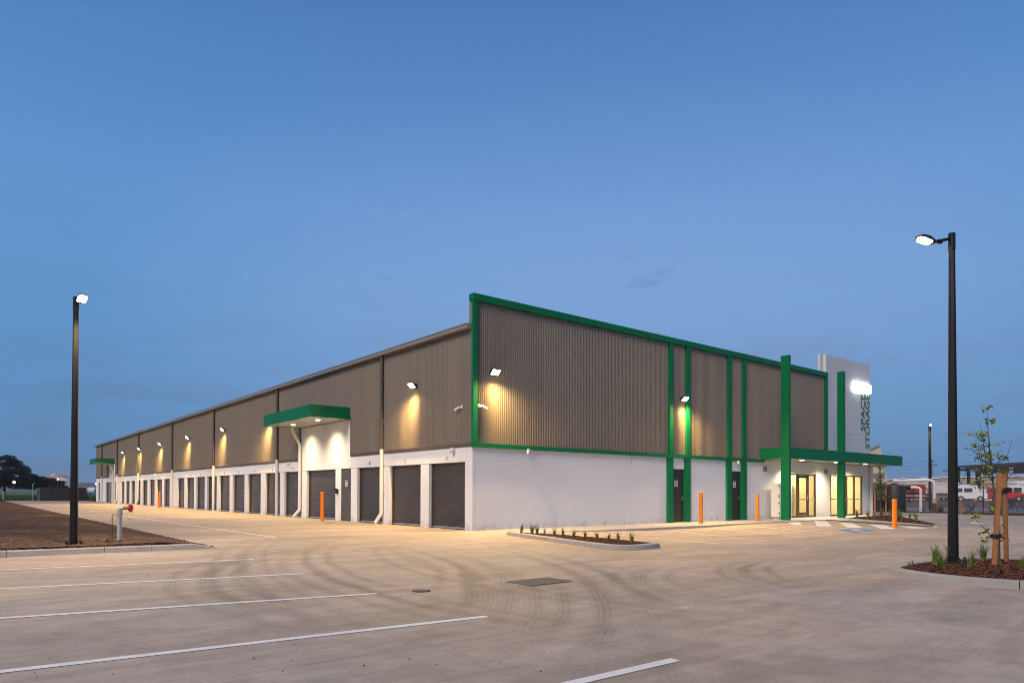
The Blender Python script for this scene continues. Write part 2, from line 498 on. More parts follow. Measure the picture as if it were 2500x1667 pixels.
def concrete_mat():
    """broom-finished yard concrete: cloudy tone, fine grain, streaks and curved tyre marks"""
    M = bpy.data.materials.new('yard_concrete'); M.use_nodes = True
    n = M.node_tree; b = n.nodes['Principled BSDF']
    b.inputs['Roughness'].default_value = 0.78
    b.inputs['Specular IOR Level'].default_value = 0.35
    g = n.nodes.new('ShaderNodeNewGeometry'); pos = g.outputs['Position']
    def noise(scale, detail=6, rough=0.6, vec=None, dist=0.0):
        t = n.nodes.new('ShaderNodeTexNoise'); t.inputs['Scale'].default_value = scale; t.inputs['Detail'].default_value = detail
        t.inputs['Roughness'].default_value = rough; t.inputs['Distortion'].default_value = dist
        n.links.new(vec or pos, t.inputs['Vector']); return t.outputs['Fac']
    def math_(op, a, c=None, d=None):
        k = n.nodes.new('ShaderNodeMath'); k.operation = op
        for i, x in enumerate((a, c, d)):
            if x is None: continue
            if isinstance(x, (int, float)): k.inputs[i].default_value = x
            else: n.links.new(x, k.inputs[i])
        return k.outputs[0]
    def mrange(x, a, b_, c, d):
        k = n.nodes.new('ShaderNodeMapRange'); k.interpolation_type = 'SMOOTHSTEP'
        for i, v in zip(('From Min', 'From Max', 'To Min', 'To Max'), (a, b_, c, d)): k.inputs[i].default_value = v
        n.links.new(x, k.inputs['Value']); return k.outputs[0]
    mp = n.nodes.new('ShaderNodeMapping'); mp.inputs['Rotation'].default_value = (0, 0, R(8)); mp.inputs['Scale'].default_value = (0.33, 1.35, 1)
    n.links.new(pos, mp.inputs[0])
    big = mrange(noise(0.30, 4, 0.55), 0.3, 0.7, 0.90, 1.09)
    streak = mrange(noise(0.9, 8, 0.72, mp.outputs[0], 0.7), 0.32, 0.70, 0.80, 1.14)
    mid = mrange(noise(2.6, 8, 0.75), 0.32, 0.72, 0.86, 1.10)
    mp2 = n.nodes.new('ShaderNodeMapping'); mp2.inputs['Rotation'].default_value = (0, 0, R(-34)); mp2.inputs['Scale'].default_value = (0.5, 4.5, 1)
    n.links.new(pos, mp2.inputs[0])
    mp3 = n.nodes.new('ShaderNodeMapping'); mp3.inputs['Rotation'].default_value = (0, 0, R(52)); mp3.inputs['Scale'].default_value = (0.6, 5.5, 1)
    n.links.new(pos, mp3.inputs[0])
    scuff = math_('MULTIPLY', mrange(noise(0.8, 6, 0.7, mp2.outputs[0], 0.5), 0.54, 0.74, 1.0, 0.82), mrange(noise(0.7, 6, 0.7, mp3.outputs[0], 0.5), 0.55, 0.75, 1.0, 1.16))
    fine = mrange(noise(26, 5, 0.7), 0.3, 0.7, 0.92, 1.08)
    spots = mrange(noise(5.5, 2, 0.5), 0.74, 0.80, 1.0, 0.72)
    fac = math_('MULTIPLY', math_('MULTIPLY', big, streak), math_('MULTIPLY', mid, fine))
    fac = math_('MULTIPLY', math_('MULTIPLY', fac, spots), scuff)
    sep = n.nodes.new('ShaderNodeSeparateXYZ'); n.links.new(pos, sep.inputs[0])
    wob = math_('MULTIPLY_ADD', noise(0.6, 2), 0.24, -0.12)
    tread = mrange(noise(16, 4, 0.7), 0.3, 0.6, 0.62, 1.0)
    total = None
    # circle centre, radius, where on it the mark is strongest, its spread, width, depth
    ARCS = [(-18.72, -3.52, 12.97, -7.0, -9.2, 4.0, 0.17, 0.30), (-19.05, -3.35, 13.82, -7.6, -11.1, 3.4, 0.20, 0.34), (-17.43, -4.98, 11.81, -7.6, -11.4, 3.0, 0.24, 0.34),
            (-3.64, -10.17, 7.59, -10.7, -7.9, 4.6, 0.16, 0.30), (-3.64, -10.17, 7.1, -10.2, -7.6, 4.6, 0.12, 0.24), (18.29, -14.84, 29.42, -9.9, -6.3, 6.0, 0.16, 0.26), (18.29, -14.84, 28.95, -9.5, -6.3, 6.0, 0.13, 0.22),
            (-2.92, -14.75, 3.48, -5.2, -12.1, 1.8, 0.14, 0.32), (-2.92, -14.75, 3.95, -5.2, -12.1, 1.8, 0.12, 0.28), (-1.54, -15.14, 3.42, -3.2, -12.2, 1.8, 0.14, 0.30), (-0.63, -16.1, 4.27, -2.9, -12.5, 1.6, 0.14, 0.32),
            (-19.53, -2.46, 16.38, -5.9, -11.6, 5.0, 0.20, 0.22), (-23.19, -1.37, 20.09, -6.1, -11.9, 5.0, 0.20, 0.22), (-13.9, -7.71, 8.23, -7.9, -13.4, 2.2, 0.18, 0.30),
            (6.25, -11.84, 15.45, -8.6, -8.3, 6.0, 0.17, 0.30), (3.53, -11.23, 13.13, -9.5, -10.0, 4.5, 0.17, 0.30), (6.25, -11.84, 14.0, -7.4, -8.9, 6.0, 0.16, 0.24)]
    for cx, cy, r, mx_, my_, sp, w, dp in ARCS:
        d = math_('POWER', math_('ADD', math_('POWER', math_('SUBTRACT', sep.outputs['X'], cx), 2.0), math_('POWER', math_('SUBTRACT', sep.outputs['Y'], cy), 2.0)), 0.5)
        e = math_('ADD', math_('SUBTRACT', d, r), wob)
        off = w * 1.25; ww = w * 0.62
        b1 = math_('POWER', 2.718, math_('MULTIPLY', math_('POWER', math_('DIVIDE', math_('ADD', e, off), ww), 2.0), -1.0))
        b2 = math_('POWER', 2.718, math_('MULTIPLY', math_('POWER', math_('DIVIDE', math_('SUBTRACT', e, off), ww), 2.0), -1.0))
        band = math_('MULTIPLY', math_('ADD', b1, b2), math_('MULTIPLY_ADD', math_('SINE', math_('MULTIPLY', e, 95.0)), 0.28, 0.72))
        q = math_('ADD', math_('POWER', math_('SUBTRACT', sep.outputs['X'], mx_), 2.0), math_('POWER', math_('SUBTRACT', sep.outputs['Y'], my_), 2.0))
        band = math_('MULTIPLY', band, math_('POWER', 2.718, math_('MULTIPLY', q, -1.0 / (sp * sp))))
        band = math_('MULTIPLY', band, dp * 1.5)
        total = band if total is None else math_('ADD', total, band)
    patchy = mrange(noise(1.3, 5, 0.7), 0.3, 0.62, 0.35, 1.0)
    mark = math_('SUBTRACT', 1.0, math_('MINIMUM', math_('MULTIPLY', math_('MULTIPLY', total, patchy), tread), 0.42))
    fac = math_('MULTIPLY', fac, mark)
    hue = n.nodes.new('ShaderNodeMix'); hue.data_type = 'RGBA'
    hue.inputs['A'].default_value = (0.415, 0.328, 0.245, 1); hue.inputs['B'].default_value = (0.398, 0.334, 0.272, 1)
    n.links.new(mrange(noise(0.22, 3), 0.35, 0.65, 0, 1), hue.inputs['Factor'])
    v = n.nodes.new('ShaderNodeVectorMath'); v.operation = 'SCALE'
    n.links.new(hue.outputs['Result'], v.inputs[0]); n.links.new(fac, v.inputs['Scale'])
    n.links.new(v.outputs[0], b.inputs['Base Color'])
    bp = n.nodes.new('ShaderNodeBump'); bp.inputs['Strength'].default_value = 0.12; bp.inputs['Distance'].default_value = 0.01
    n.links.new(noise(70, 4), bp.inputs['Height']); n.links.new(bp.outputs[0], b.inputs['Normal'])
    return M
M_conc = concrete_mat()

# ------------------------------------------------------------------ ground, yard, pavements
def S(x):
    x = min(max(x, 0.0), 1.0); return x * x * (3 - 2 * x)
def zg(x, y):
    return -0.10 * S((x - 1) / 6) + 0.06 * S((x - 9) / 4)

def drape(mb, pts, dz=0.004, step=0.6):
    """a strip/quad a-b-c-d laid on the yard (subdivided along a-b / d-c)"""
    a, b, c, d = [Vector((p[0], p[1], 0)) for p in pts]
    k = max(1, int(math.ceil(max((b - a).length, (c - d).length) / step)))
    n = len(mb.v)
    for i in range(k + 1):
        t = i / k
        for p in (a.lerp(b, t), d.lerp(c, t)):
            mb.v.append((p.x, p.y, zg(p.x, p.y) + dz))
    for i in range(k):
        mb.f.append((n + 2 * i, n + 2 * i + 2, n + 2 * i + 3, n + 2 * i + 1))
    return mb

g = MB()
for i in range(24):
    a0, a1 = 2 * math.pi * i / 24, 2 * math.pi * (i + 1) / 24
    for r0, r1 in ((0, 120), (120, 600), (600, 4200)):
        P = [(r0 * math.cos(a0), r0 * math.sin(a0), -0.25), (r1 * math.cos(a0), r1 * math.sin(a0), -0.25), (r1 * math.cos(a1), r1 * math.sin(a1), -0.25), (r0 * math.cos(a1), r0 * math.sin(a1), -0.25)]
        g.quad(*P) if r0 else g.poly(P[1:])
tag(g.obj('ground', M_field), kind='structure')

yard = MB().box(-40, 39.2, -34, -2.3, -0.20, -0.135).box(-9.0, 1.05, -2.3, 95.7, -0.20, -0.135).box(29.8, 39.2, -2.3, 16, -0.20, -0.135).obj('concrete_yard', M_hole)
tag(yard, kind='structure')
GAP = 0.003
def slab(x0, x1, y0, y1):
    mb = MB(); nx = max(1, int((x1 - x0) / 0.9)) if x1 > 0.5 and x0 < 14 else 1
    xa, xb, ya, yb = x0 + GAP, x1 - GAP, y0 + GAP, y1 - GAP
    row0 = []; 
    n = 0
    for i in range(nx + 1):
        x = xa + (xb - xa) * i / nx; z = zg(x, 0)
        mb.v += [(x, ya, z), (x, yb, z), (x, ya, z - 0.03), (x, yb, z - 0.03)]
    for i in range(nx):
        k = 4 * i
        mb.f += [(k, k + 4, k + 5, k + 1), (k + 2, k + 6, k + 4, k), (k + 1, k + 5, k + 7, k + 3)]
    e = 4 * nx
    mb.f += [(0, 1, 3, 2), (e, e + 2, e + 3, e + 1)]
    mb.obj('slab', M_conc, yard)
xs = [-9.24 + 4.6 * i for i in range(-6, 11)]
ys = [-2.3 - 5.85 * i for i in range(0, 6)]
for i in range(len(xs) - 1):
    for j in range(len(ys) - 1):
        slab(xs[i], min(xs[i + 1], 38.4), ys[j + 1], ys[j])
yy = [-2.3] + [1.9 + 5.85 * i for i in range(0, 17)]
yy[-1] = 95.6
for j in range(len(yy) - 1):
    slab(-8.95, -4.64, yy[j], yy[j + 1]); slab(-4.64, 0.02 if yy[j] > -1 else 0.02, yy[j], yy[j + 1])
slab(0.02, 1.0, -2.3, -0.005)
for x0, x1 in ((29.95, 34.2), (34.2, 38.4)):
    for y0, y1 in ((-2.3, 3.0), (3.0, 9.0), (9.0, 15.0)):
        slab(x0, x1, y0, y1)

# painted lines
def line(x0, y0, x1, y1, w=0.10, name='parking_line'):
    d = Vector((x1 - x0, y1 - y0)); nrm = Vector((-d.y, d.x)).normalized() * (w / 2)
    mb = MB(); drape(mb, [(x0 + nrm.x, y0 + nrm.y), (x1 + nrm.x, y1 + nrm.y), (x1 - nrm.x, y1 - nrm.y), (x0 - nrm.x, y0 - nrm.y)])
    return tag(mb.obj(name, M_paint), kind='structure')
for a in ((-15.6, -4.46, -9.13, -5.61), (-15.6, -7.10, -9.27, -8.44), (-15.8, -9.72, -9.38, -11.06), (-16.5, -12.55, -9.24, -13.23), (-13.6, -15.55, -9.2, -15.63)):
    line(*a, w=0.105)
line(-6.73, 24.0, -6.53, 0.33, 0.09); line(-8.88, 0.16, -6.53, 0.33, 0.09); line(-8.81, 6.19, -7.07, 5.08, 0.07)
for y0, y1 in ((30.0, 33.5), (52, 57), (70, 75)):
    line(-6.75, y0, -6.78, y1, 0.1)
line(-3.4, 25.2, -2.2, 25.0, 0.35, 'yard_marking'); line(-3.6, 52, -2.6, 51.6, 0.35, 'yard_marking')
for a in ((2.6, -2.75, 1.6, -8.67), (6.95, -2.75, 4.48, -8.19), (9.75, -2.75, 7.49, -7.68), (11.85, -2.75, 9.96, -7.39), (14.2, -2.75, 12.6, -7.1)):
    line(*a, w=0.09)
def patch(pts, name, m, dz=0.004):
    mb = MB()
    mb.poly([(x, y, zg(x, y) + dz) for x, y in pts]); return tag(mb.obj(name, m), kind='structure')
for q in (((15.5, -2.62), (16.95, -2.36), (14.2, -4.05), (14.0, -3.75)), ((18.5, -2.35), (18.3, -3.05), (14.04, -5.39), (13.66, -4.95)), ((17.75, -3.85), (17.5, -4.62), (13.86, -6.69), (13.66, -6.19)),
          ((17.0, -5.5), (16.65, -6.3), (13.8, -8.0), (13.6, -7.5)), ((16.5, -6.9), (16.5, -7.6), (15.0, -8.6), (14.8, -8.1))):
    patch(q, 'hatch_stripe', M_paint)
patch(((10.9, -7.75), (12.35, -7.95), (13.1, -6.85), (11.75, -6.7)), 'accessible_bay_symbol', M_bluepaint, 0.004)
for seg in (((11.7, -7.3), (12.2, -7.25)), ((12.2, -7.25), (12.3, -7.05)), ((11.6, -7.55), (12.0, -7.6)), ((12.5, -7.0), (12.6, -6.95))):
    mb = MB(); a, b = seg; dx, dy = b[0] - a[0], b[1] - a[1]; L = math.hypot(dx, dy); nx_, ny_ = -dy / L * 0.05, dx / L * 0.05
    drape(mb, [(a[0] + nx_, a[1] + ny_), (b[0] + nx_, b[1] + ny_), (b[0] - nx_, b[1] - ny_), (a[0] - nx_, a[1] - ny_)], 0.008)
    tag(mb.obj('symbol_stroke', M_paint), kind='structure')
line(15.95, -7.95, 16.7, -8.9, 0.16); line(15.7, -9.4, 16.2, -9.95, 0.22); line(14.65, -10.11, 15.9, -11.7, 0.16); line(12.0, -12.6, 12.9, -13.9, 0.12)
patch(((23.3, -7.3), (23.0, -7.9), (21.2, -8.5), (21.6, -8.0)), 'arrow_marking', M_paint)
patch(((15.0, -10.0), (15.9, -10.36), (15.4, -10.8)), 'arrow_marking', M_paint)
line(2.2, -15.2, 6.0, -17.2, 0.1)

# kerbs: rounded-top blocks following a path
def kerb_block(p0, p1, h0, h1, parent, w=0.16, batter=0.05, name='kerb_stone', zb=None):
    a = Vector((p0[0], p0[1])); b = Vector((p1[0], p1[1])); d = (b - a).normalized(); nrm = Vector((-d.y, d.x))
    a += d * 0.004; b -= d * 0.004
    prof = [(0, -0.03), (w + batter, -0.03), (w + batter * 0.25, 0.86), (w - 0.02, 1.0), (0, 1.0)]
    mb = MB()
    k = max(1, int((b - a).length / 0.5))
    for i in range(k + 1):
        t = i / k; p = a.lerp(b, t); h = h0 + (h1 - h0) * t
        z0 = zg(p.x, p.y)
        for o_, z in prof:
            q = p - nrm * o_
            mb.v.append((q.x, q.y, z0 + (z * h if z > 0 else -0.03)))
    m_ = len(prof)
    for i in range(k):
        for j in range(m_):
            j2 = (j + 1) % m_
            mb.f.append((i * m_ + j, (i + 1) * m_ + j, (i + 1) * m_ + j2, i * m_ + j2))
    mb.f.append(tuple(range(m_))); mb.f.append(tuple(reversed(range(k * m_, (k + 1) * m_))))
    return mb.obj(name, M_kerb, parent)

kb = bpy.data.objects.new('kerb', None); COL.objects.link(kb); kb['kind'] = 'structure'
kb.location = (0, 0, 0)
# kerb of the dirt strip: face looks towards -y
def ky(x): return -2.02 - (x + 12.92) * 0.085
for x0, x1, h0, h1 in ((-20, -16.6, .12, .12), (-16.6, -12.8, .12, .12), (-12.8, -11.14, .12, .12), (-11.14, -10.26, .12, .12), (-10.26, -9.42, .12, .12), (-9.42, -8.9, .12, 0.012)):
    kerb_block((x0, ky(x0)), (x1, ky(x1)), h0, h1, kb)
# kerb in front of the pavement
def kh(x): return max(0.004, 0.001 - zg(x, -2.2))
xk = [1.0, 3.6, 6.6, 9.6, 12.6, 15.0, 17.2]
for i in range(len(xk) - 1):
    kerb_block((xk[i], -2.13), (xk[i + 1], -2.13), kh(xk[i]), kh(xk[i + 1]), kb, batter=0.03)

path = bpy.data.objects.new('pavement', None); COL.objects.link(path); path['kind'] = 'structure'
px = [1.0, 3.1, 5.2, 8.03, 11.0, 14.0, 17.2]
for i in range(len(px) - 1):
    MB().box(px[i] + .004, px[i + 1] - .004, -2.128, -0.004, -0.2, 0.0).obj('pavement_slab', M_path, path)
AP = [(17.2, -2.29), (19.7, -2.29), (18.55, -4.5), (17.6, -6.3), (16.95, -8.0), (17.3, -8.0), (18.6, -6.9), (21.0, -4.1), (22.6, -2.0), (22.7, -0.004), (17.2, -0.004)]
MB().prism(AP, -0.2, 0.0).obj('pavement_slab', M_path, path)
MB().prism([(22.71, -2.0), (24.6, -1.4), (27.0, -1.1), (29.75, -1.6), (29.75, -0.004), (22.71, -0.004)], -0.2, 0.0).obj('pavement_slab', M_path, path)
e = MB()
for a, b in zip(((19.7, -2.29), (18.55, -4.5), (17.6, -6.3)), ((18.55, -4.5), (17.6, -6.3), (16.95, -8.0))):
    e.bar((a[0] - .015, a[1], -0.016), (b[0] - .015, b[1], -0.016), 0.05, 0.05)
tag(e.obj('pavement_edge_shade', M_pipe_dark, path))  # dark bar: the shadow line under the pavement lip is put into its colour

# ------------------------------------------------------------------ the storage building
B = thing('storage_building', 'long bronze storage building with green trim, white base walls and grey roller doors', 'building')
def bx(name, m, x0, x1, y0, y1, z0, z1, parent=B, bevel=0, label=None):
    o = MB().box(x0, x1, y0, y1, z0, z1).obj(name, m, parent, bevel=bevel)
    if label: o['label'] = label
    return o

# corrugated sheets
PITCH = 0.0826
DEPTH = 0.042
sheet_cache = {}
def sheet_mesh(n, h):
    key = (n, round(h, 3))
    if key in sheet_cache: return sheet_cache[key]
    mb = MB(); pr = []
    for i in range(n):
        x = i * PITCH
        pr += [(x + PITCH * q / 10, DEPTH * (0.5 - 0.5 * math.cos(2 * math.pi * q / 10))) for q in range(10)]
    pr.append((n * PITCH, 0))
    for x, d in pr: mb.v += [(x, -d, 0), (x, -d, h)]
    for i in range(len(pr) - 1):
        mb.f.append((2 * i, 2 * i + 2, 2 * i + 3, 2 * i + 1))
    me = mb.mesh('cladding_sheet', M_clad, True); sheet_cache[key] = me; return me
def clad(side, a0, a1, z0, z1, off=0.0):
    """rows of cover-width sheets between a0 and a1; side 'R' is the front (along x), 'L' the long side (along y)"""
    n = max(1, round((a1 - a0) / PITCH)); sc = (a1 - a0) / (n * PITCH); done = 0
    while done < n:
        k = min(9, n - done)
        if 0 < n - done - k < 3: k = n - done
        o = link('cladding_sheet', sheet_mesh(k, z1 - z0), B)
        s0 = a0 + done * PITCH * sc
        dz = random.uniform(-.0015, .0015)
        if side == 'R': o.location = (s0, off + dz, z0); o.scale = (sc, 1, 1)
        else:
            o.rotation_euler = (0, 0, -math.pi / 2); o.location = (off + dz, a0 + (done + k) * PITCH * sc, z0); o.scale = (sc, 1, 1)
        done += k
ZT = 8.04
# front: green frame with sheets between
FR = [(-0.035, 0.14), (10.40, 10.64), (11.62, 11.86), (14.76, 15.02), (16.0, 16.26), (24.06, 24.32)]
for i in range(len(FR) - 1):
    clad('R', FR[i][1] + .002, FR[i + 1][0] - .002, 2.97, 7.82, 0.02)
for i, (a, b) in enumerate(FR):
    z0 = 2.975 if i else 2.975
    y0 = -0.10
    zj = 5.05 if i in (0, 1, 2) else 5.4
    bx('green_post', M_green, a, b, y0, 0.015 if i else 0.02, z0, zj - .004)
    bx('green_post', M_green, a, b, y0, 0.015 if i else 0.02, zj + .004, 7.80)
xt = [-0.05, 3.9, 8.1, 12.3, 16.5, 20.7, 24.34]
for i in range(len(xt) - 1):
    bx('green_capping', M_green, xt[i] + .003, xt[i + 1] - .003, -0.115, 0.16, 7.805, ZT)
xb = [-0.09, 4.4, 9.0, 13.4, 17.86]
for i in range(len(xb) - 1):
    bx('green_band', M_green, xb[i] + .003, xb[i + 1] - .003, -0.115, 0.0, 2.83, 2.97)
bx('parapet_return', M_gutter, 0.02, 24.3, 0.04, 0.24, 2.99, 7.79)
for a, b in ((10.30, 10.66), (11.53, 11.88), (14.68, 15.05), (15.92, 16.30)):
    bx('green_door_post', M_green, a, b, -0.10, 0.20, -0.02, 2.826, bevel=0.006)

# front base wall: tilt-up panels with pale sealant joints
bx('sealant_backing', M_signw, 0.20, 20.0, 0.06, 0.10, -0.3, 2.80)
pan = [(0.008, 0.14), (0.15, 8.02), (8.04, 10.298), (11.882, 13.94), (13.96, 14.678), (16.302, 17.52), (17.54, 20.44)]
for a, b in pan:
    bx('wall_panel', M_white, a, b, 0.0, 0.05 if a > 0.1 else 0.35, -0.3, 2.86 if a < 17 else 2.955)
bx('wall_panel', M_white, 10.662, 11.528, 0.0, 0.05, 2.345, 2.83); bx('wall_panel', M_white, 15.052, 15.918, 0.0, 0.05, 2.345, 2.83)

def sign_plate(parent, origin, ux, uz, nrm, w, h):
    """small CCTV warning plate: red header, camera pictogram, lines of print"""
    o = Vector(origin); ux = Vector(ux); uz = Vector(uz); nrm = Vector(nrm)
    def part(name, m, x0, x1, z0, z1, d0, d1, rot=0):
        cx, cz = (x0 + x1) / 2 * w, (z0 + z1) / 2 * h
        ax = (ux * math.cos(rot) + uz * math.sin(rot)); az = (uz * math.cos(rot) - ux * math.sin(rot))
        return MB().obox(o + ux * cx + uz * cz + nrm * ((d0 + d1) / 2), ax, az, nrm, (x1 - x0) / 2 * w, (z1 - z0) / 2 * h, (d1 - d0) / 2)
    mb = part('p', None, -.5, .5, -.5, .5, 0, .006); s = mb.obj('warning_sign', M_signw, parent)
    part('h', None, -.45, .45, .30, .47, .006, .009).obj('sign_header', M_signr, s)
    k = part('c', None, -.30, .28, .08, .20, .006, .009, 0.6)
    k2 = part('c', None, -.05, .0, -.02, .12, .006, .0095); 
    for q in (part('c', None, -.42, .42, -.20 - i * .09, -.16 - i * .09, .006, .009) for i in range(3)):
        n0 = len(k.v); k.v += q.v; k.f += [tuple(i + n0 for i in f) for f in q.f]
    n0 = len(k.v); k.v += k2.v; k.f += [tuple(i + n0 for i in f) for f in k2.f]
    k.obj('sign_print', M_signk, s)

def handle(parent, p, ux, nrm):
    p = Vector(p); ux = Vector(ux); nrm = Vector(nrm); Z = Vector((0, 0, 1))
    mb = MB().obox(p + nrm * .008, ux, nrm, Z, .022, .008, .11)
    mb.obox(p + nrm * .05 + ux * .0, ux, nrm, Z, .012, .05, .012); mb.obox(p + nrm * .085 - ux * .055, ux, nrm, Z, .065, .012, .012)
    mb.obj('door_handle', M_chrome, parent)

for a, b, sx in ((10.662, 11.528, 11.01), (15.052, 15.918, 15.46)):
    d = bx('door', M_doordark, a + .01, b - .01, 0.045, 0.09, 0.012, 2.335)
    bx('door_threshold', M_rail, a, b, 0.0, 0.10, -0.02, 0.010, parent=B)
    sign_plate(d, (sx, 0.045, 1.72), (1, 0, 0), (0, 0, 1), (0, -1, 0), 0.24, 0.31)
    handle(d, (b - .09, 0.045, 1.05), (1, 0, 0), (0, -1, 0))

# long side: header panels, pillars, roller doors
ZH, ZC = 2.345, 2.86
doors = [(.44, 2.76), (3.35, 5.74), (6.33, 8.63), (14.95, 17.26), (17.87, 20.18), (20.92, 23.23), (23.8, 26.1), (26.74, 28.98), (29.56, 31.84), (32.44, 34.65), (35.25, 37.40), (38.08, 40.19),
         (42.76, 44.78), (45.49, 47.55), (48.34, 50.40), (51.3, 53.44), (54.37, 56.0), (57.0, 58.9), (59.75, 61.65), (62.5, 64.4), (66.9, 68.3), (78.34, 79.6)]
big = [(10.85, 14.23), (71.4, 74.22)]
pers = [(9.25, 10.25), (69.9, 71.2)]
op = sorted(doors + big + pers)
edges = [0.0]
for a, b in op: edges += [a, b]
edges.append(81.4)
for i in range(0, len(edges), 2):
    a, b = edges[i], edges[i + 1]
    if b - a > 0.02: bx('pillar', M_white, 0.003, 0.25, a + (0.352 if i == 0 else 0.002), b - .002, -0.3, ZH - .006, bevel=0.008)
bx('pillar', M_white, 0.003, 0.25, 0.012, 0.35, -0.3, ZH - .006)
hj = [0.004, 6.22, 9.20, 14.98, 18.05, 29.9, 41.6, 54.75, 66.2, 67.9, 72.3, 76.5, 81.4]
for i in range(len(hj) - 1):
    top = ZC
    if (hj[i], hj[i + 1]) in ((9.20, 14.98), (67.9, 72.3)): top = 4.6 if hj[i] < 20 else 4.45
    y0 = hj[i] + .004 if i else 0.36
    bx('header_panel', M_white, 0.0, 0.25, y0, hj[i + 1] - .004, ZH, top, bevel=0.006)
bx('header_panel', M_white, 0.006, 0.25, 0.005, 0.355, ZH, ZC)

rollers = {}
def roller_mesh(h, pitch=0.0775):
    mb = MB(); z = 0.07; pr = []
    while z < h:
        pr += [(0.0, z), (0.004, z + pitch * .08), (0.018, z + pitch * .30), (0.018, z + pitch * .55), (0.004, z + pitch * .80), (0.0, z + pitch * .9)]
        z += pitch
    for d, zz in pr: mb.v += [(-d, 0, zz), (-d, 1, zz)]
    for i in range(len(pr) - 1):
        mb.f.append((2 * i, 2 * i + 2, 2 * i + 3, 2 * i + 1))
    return mb.mesh('curtain', M_roller, True)
RM = roller_mesh(2.37)
RAIL = MB().box(-0.012, 0.03, 0, 1, 0.012, 0.068).mesh('bottom_rail', M_rail)
def roller(a, b, num=None):
    d = bpy.data.objects.new('roller_door', None); COL.objects.link(d); d.parent = B; d.location = (0.17, a, 0)
    for me, nm in ((RM, 'curtain'), (RAIL, 'bottom_rail')):
        o = bpy.data.objects.new(nm, me); COL.objects.link(o); o.parent = d; o.scale = (1, b - a, 1)
    for y in (a + .035, b - .035):
        o = MB().box(-0.055, 0.0, y - a - .03, y - a + .03, 0, ZH - .02).obj('guide_rail', M_flash); o.parent = d
    return d
for a, b in doors + big: roller(a, b)

def text_obj(name, body, m, parent, origin, X, Y, w, h, depth):
    """lettering: origin = lower left of the first letter, X reading direction, Y up direction of the letters; fitted to w x h"""
    cu = bpy.data.curves.new(name, 'FONT'); cu.body = body; cu.size = 1; cu.extrude = 0.02; cu.offset = 0.0
    t = bpy.data.objects.new(name, cu); COL.objects.link(t)
    dg = bpy.context.evaluated_depsgraph_get()
    me = bpy.data.meshes.new_from_object(t.evaluated_get(dg))
    bpy.data.objects.remove(t)
    vs = [v.co for v in me.vertices]
    x0, x1 = min(v.x for v in vs), max(v.x for v in vs); y0, y1 = min(v.y for v in vs), max(v.y for v in vs)
    X = Vector(X); Y = Vector(Y); N = X.cross(Y); o_ = Vector(origin)
    for v in me.vertices:
        c = v.co.copy()
        v.co = o_ + X * ((c.x - x0) / (x1 - x0) * w) + Y * ((c.y - y0) / (y1 - y0) * h) + N * ((c.z + 0.02) / 0.04 * depth)
    me.materials.clear(); me.materials.append(m)
    return link(name, me, parent)

# small black unit numbers and a divider mark above each door
for k, (a, b) in enumerate(doors):
    yc = (a + b) / 2 - 0.05
    if k < 3:
        text_obj('unit_number', str(3 - k), M_signk, B, (0.0, yc + .07, 2.44), (0, -1, 0), (0, 0, 1), 0.10, 0.13, 0.003)
    else:
        bx('unit_number', M_signk, -0.003, 0.0, yc - .04, yc + .04, 2.44, 2.57)
    bx('number_rule', M_rail, -0.003, 0.0, yc - .125, yc - .115, 2.43, 2.59)

for (a, b), m_ in zip(pers, (M_doorgrey, M_doorgrey)):
    d = bx('door', m_, 0.03, 0.08, a + .012, b - .012, 0.012, ZH - .012)
    bx('door_frame', M_doorgrey, 0.02, 0.09, a + .001, a + .012, 0, ZH - .008); bx('door_frame', M_doorgrey, 0.02, 0.09, b - .012, b - .001, 0, ZH - .008)
    sign_plate(d, (0.03, a + .5, 1.68), (0, -1, 0), (0, 0, 1), (-1, 0, 0), 0.22, 0.30)
    handle(d, (0.03, b - .09, 1.02), (0, 1, 0), (-1, 0, 0))
    hg = MB()
    for z in (0.3, 1.2, 2.1): hg.box(0.012, 0.03, a + .014, a + .034, z - .06, z + .06)
    hg.obj('hinge', M_chrome, d)

# long side cladding in bays, dark flashing at its foot
pipes = [6.24, 18.08, 29.98, 41.6, 54.9, 66.2, 76.5]
bays = [0.02] + pipes + [81.42]
segs = []
for i in range(len(bays) - 1):
    a, b = bays[i], bays[i + 1]
    cut = [a] + [c for c in (9.24, 14.95, 67.9, 72.2) if a < c < b] + [b]
    for j in range(len(cut) - 1):
        segs.append((cut[j], cut[j + 1]))
for a, b in segs:
    mid_ = (a + b) / 2
    z0 = 2.97
    if 9.24 <= mid_ <= 14.95: z0 = 4.62
    if 67.9 <= mid_ <= 72.2: z0 = 4.47
    clad('L', a + .002, b - .002, z0, 6.86, 0.02)
    bx('base_flashing', M_flash, -0.035, 0.06, a, b, z0 - .105, z0 + .01)
for y in (9.24, 14.97):
    bx('edge_flashing', M_flash, -0.03, 0.05, y - .03, y + .03, 2.87, 4.6)
for y in (67.9, 72.2):
    bx('edge_flashing', M_flash, -0.03, 0.05, y - .03, y + .03, 2.87, 4.45)
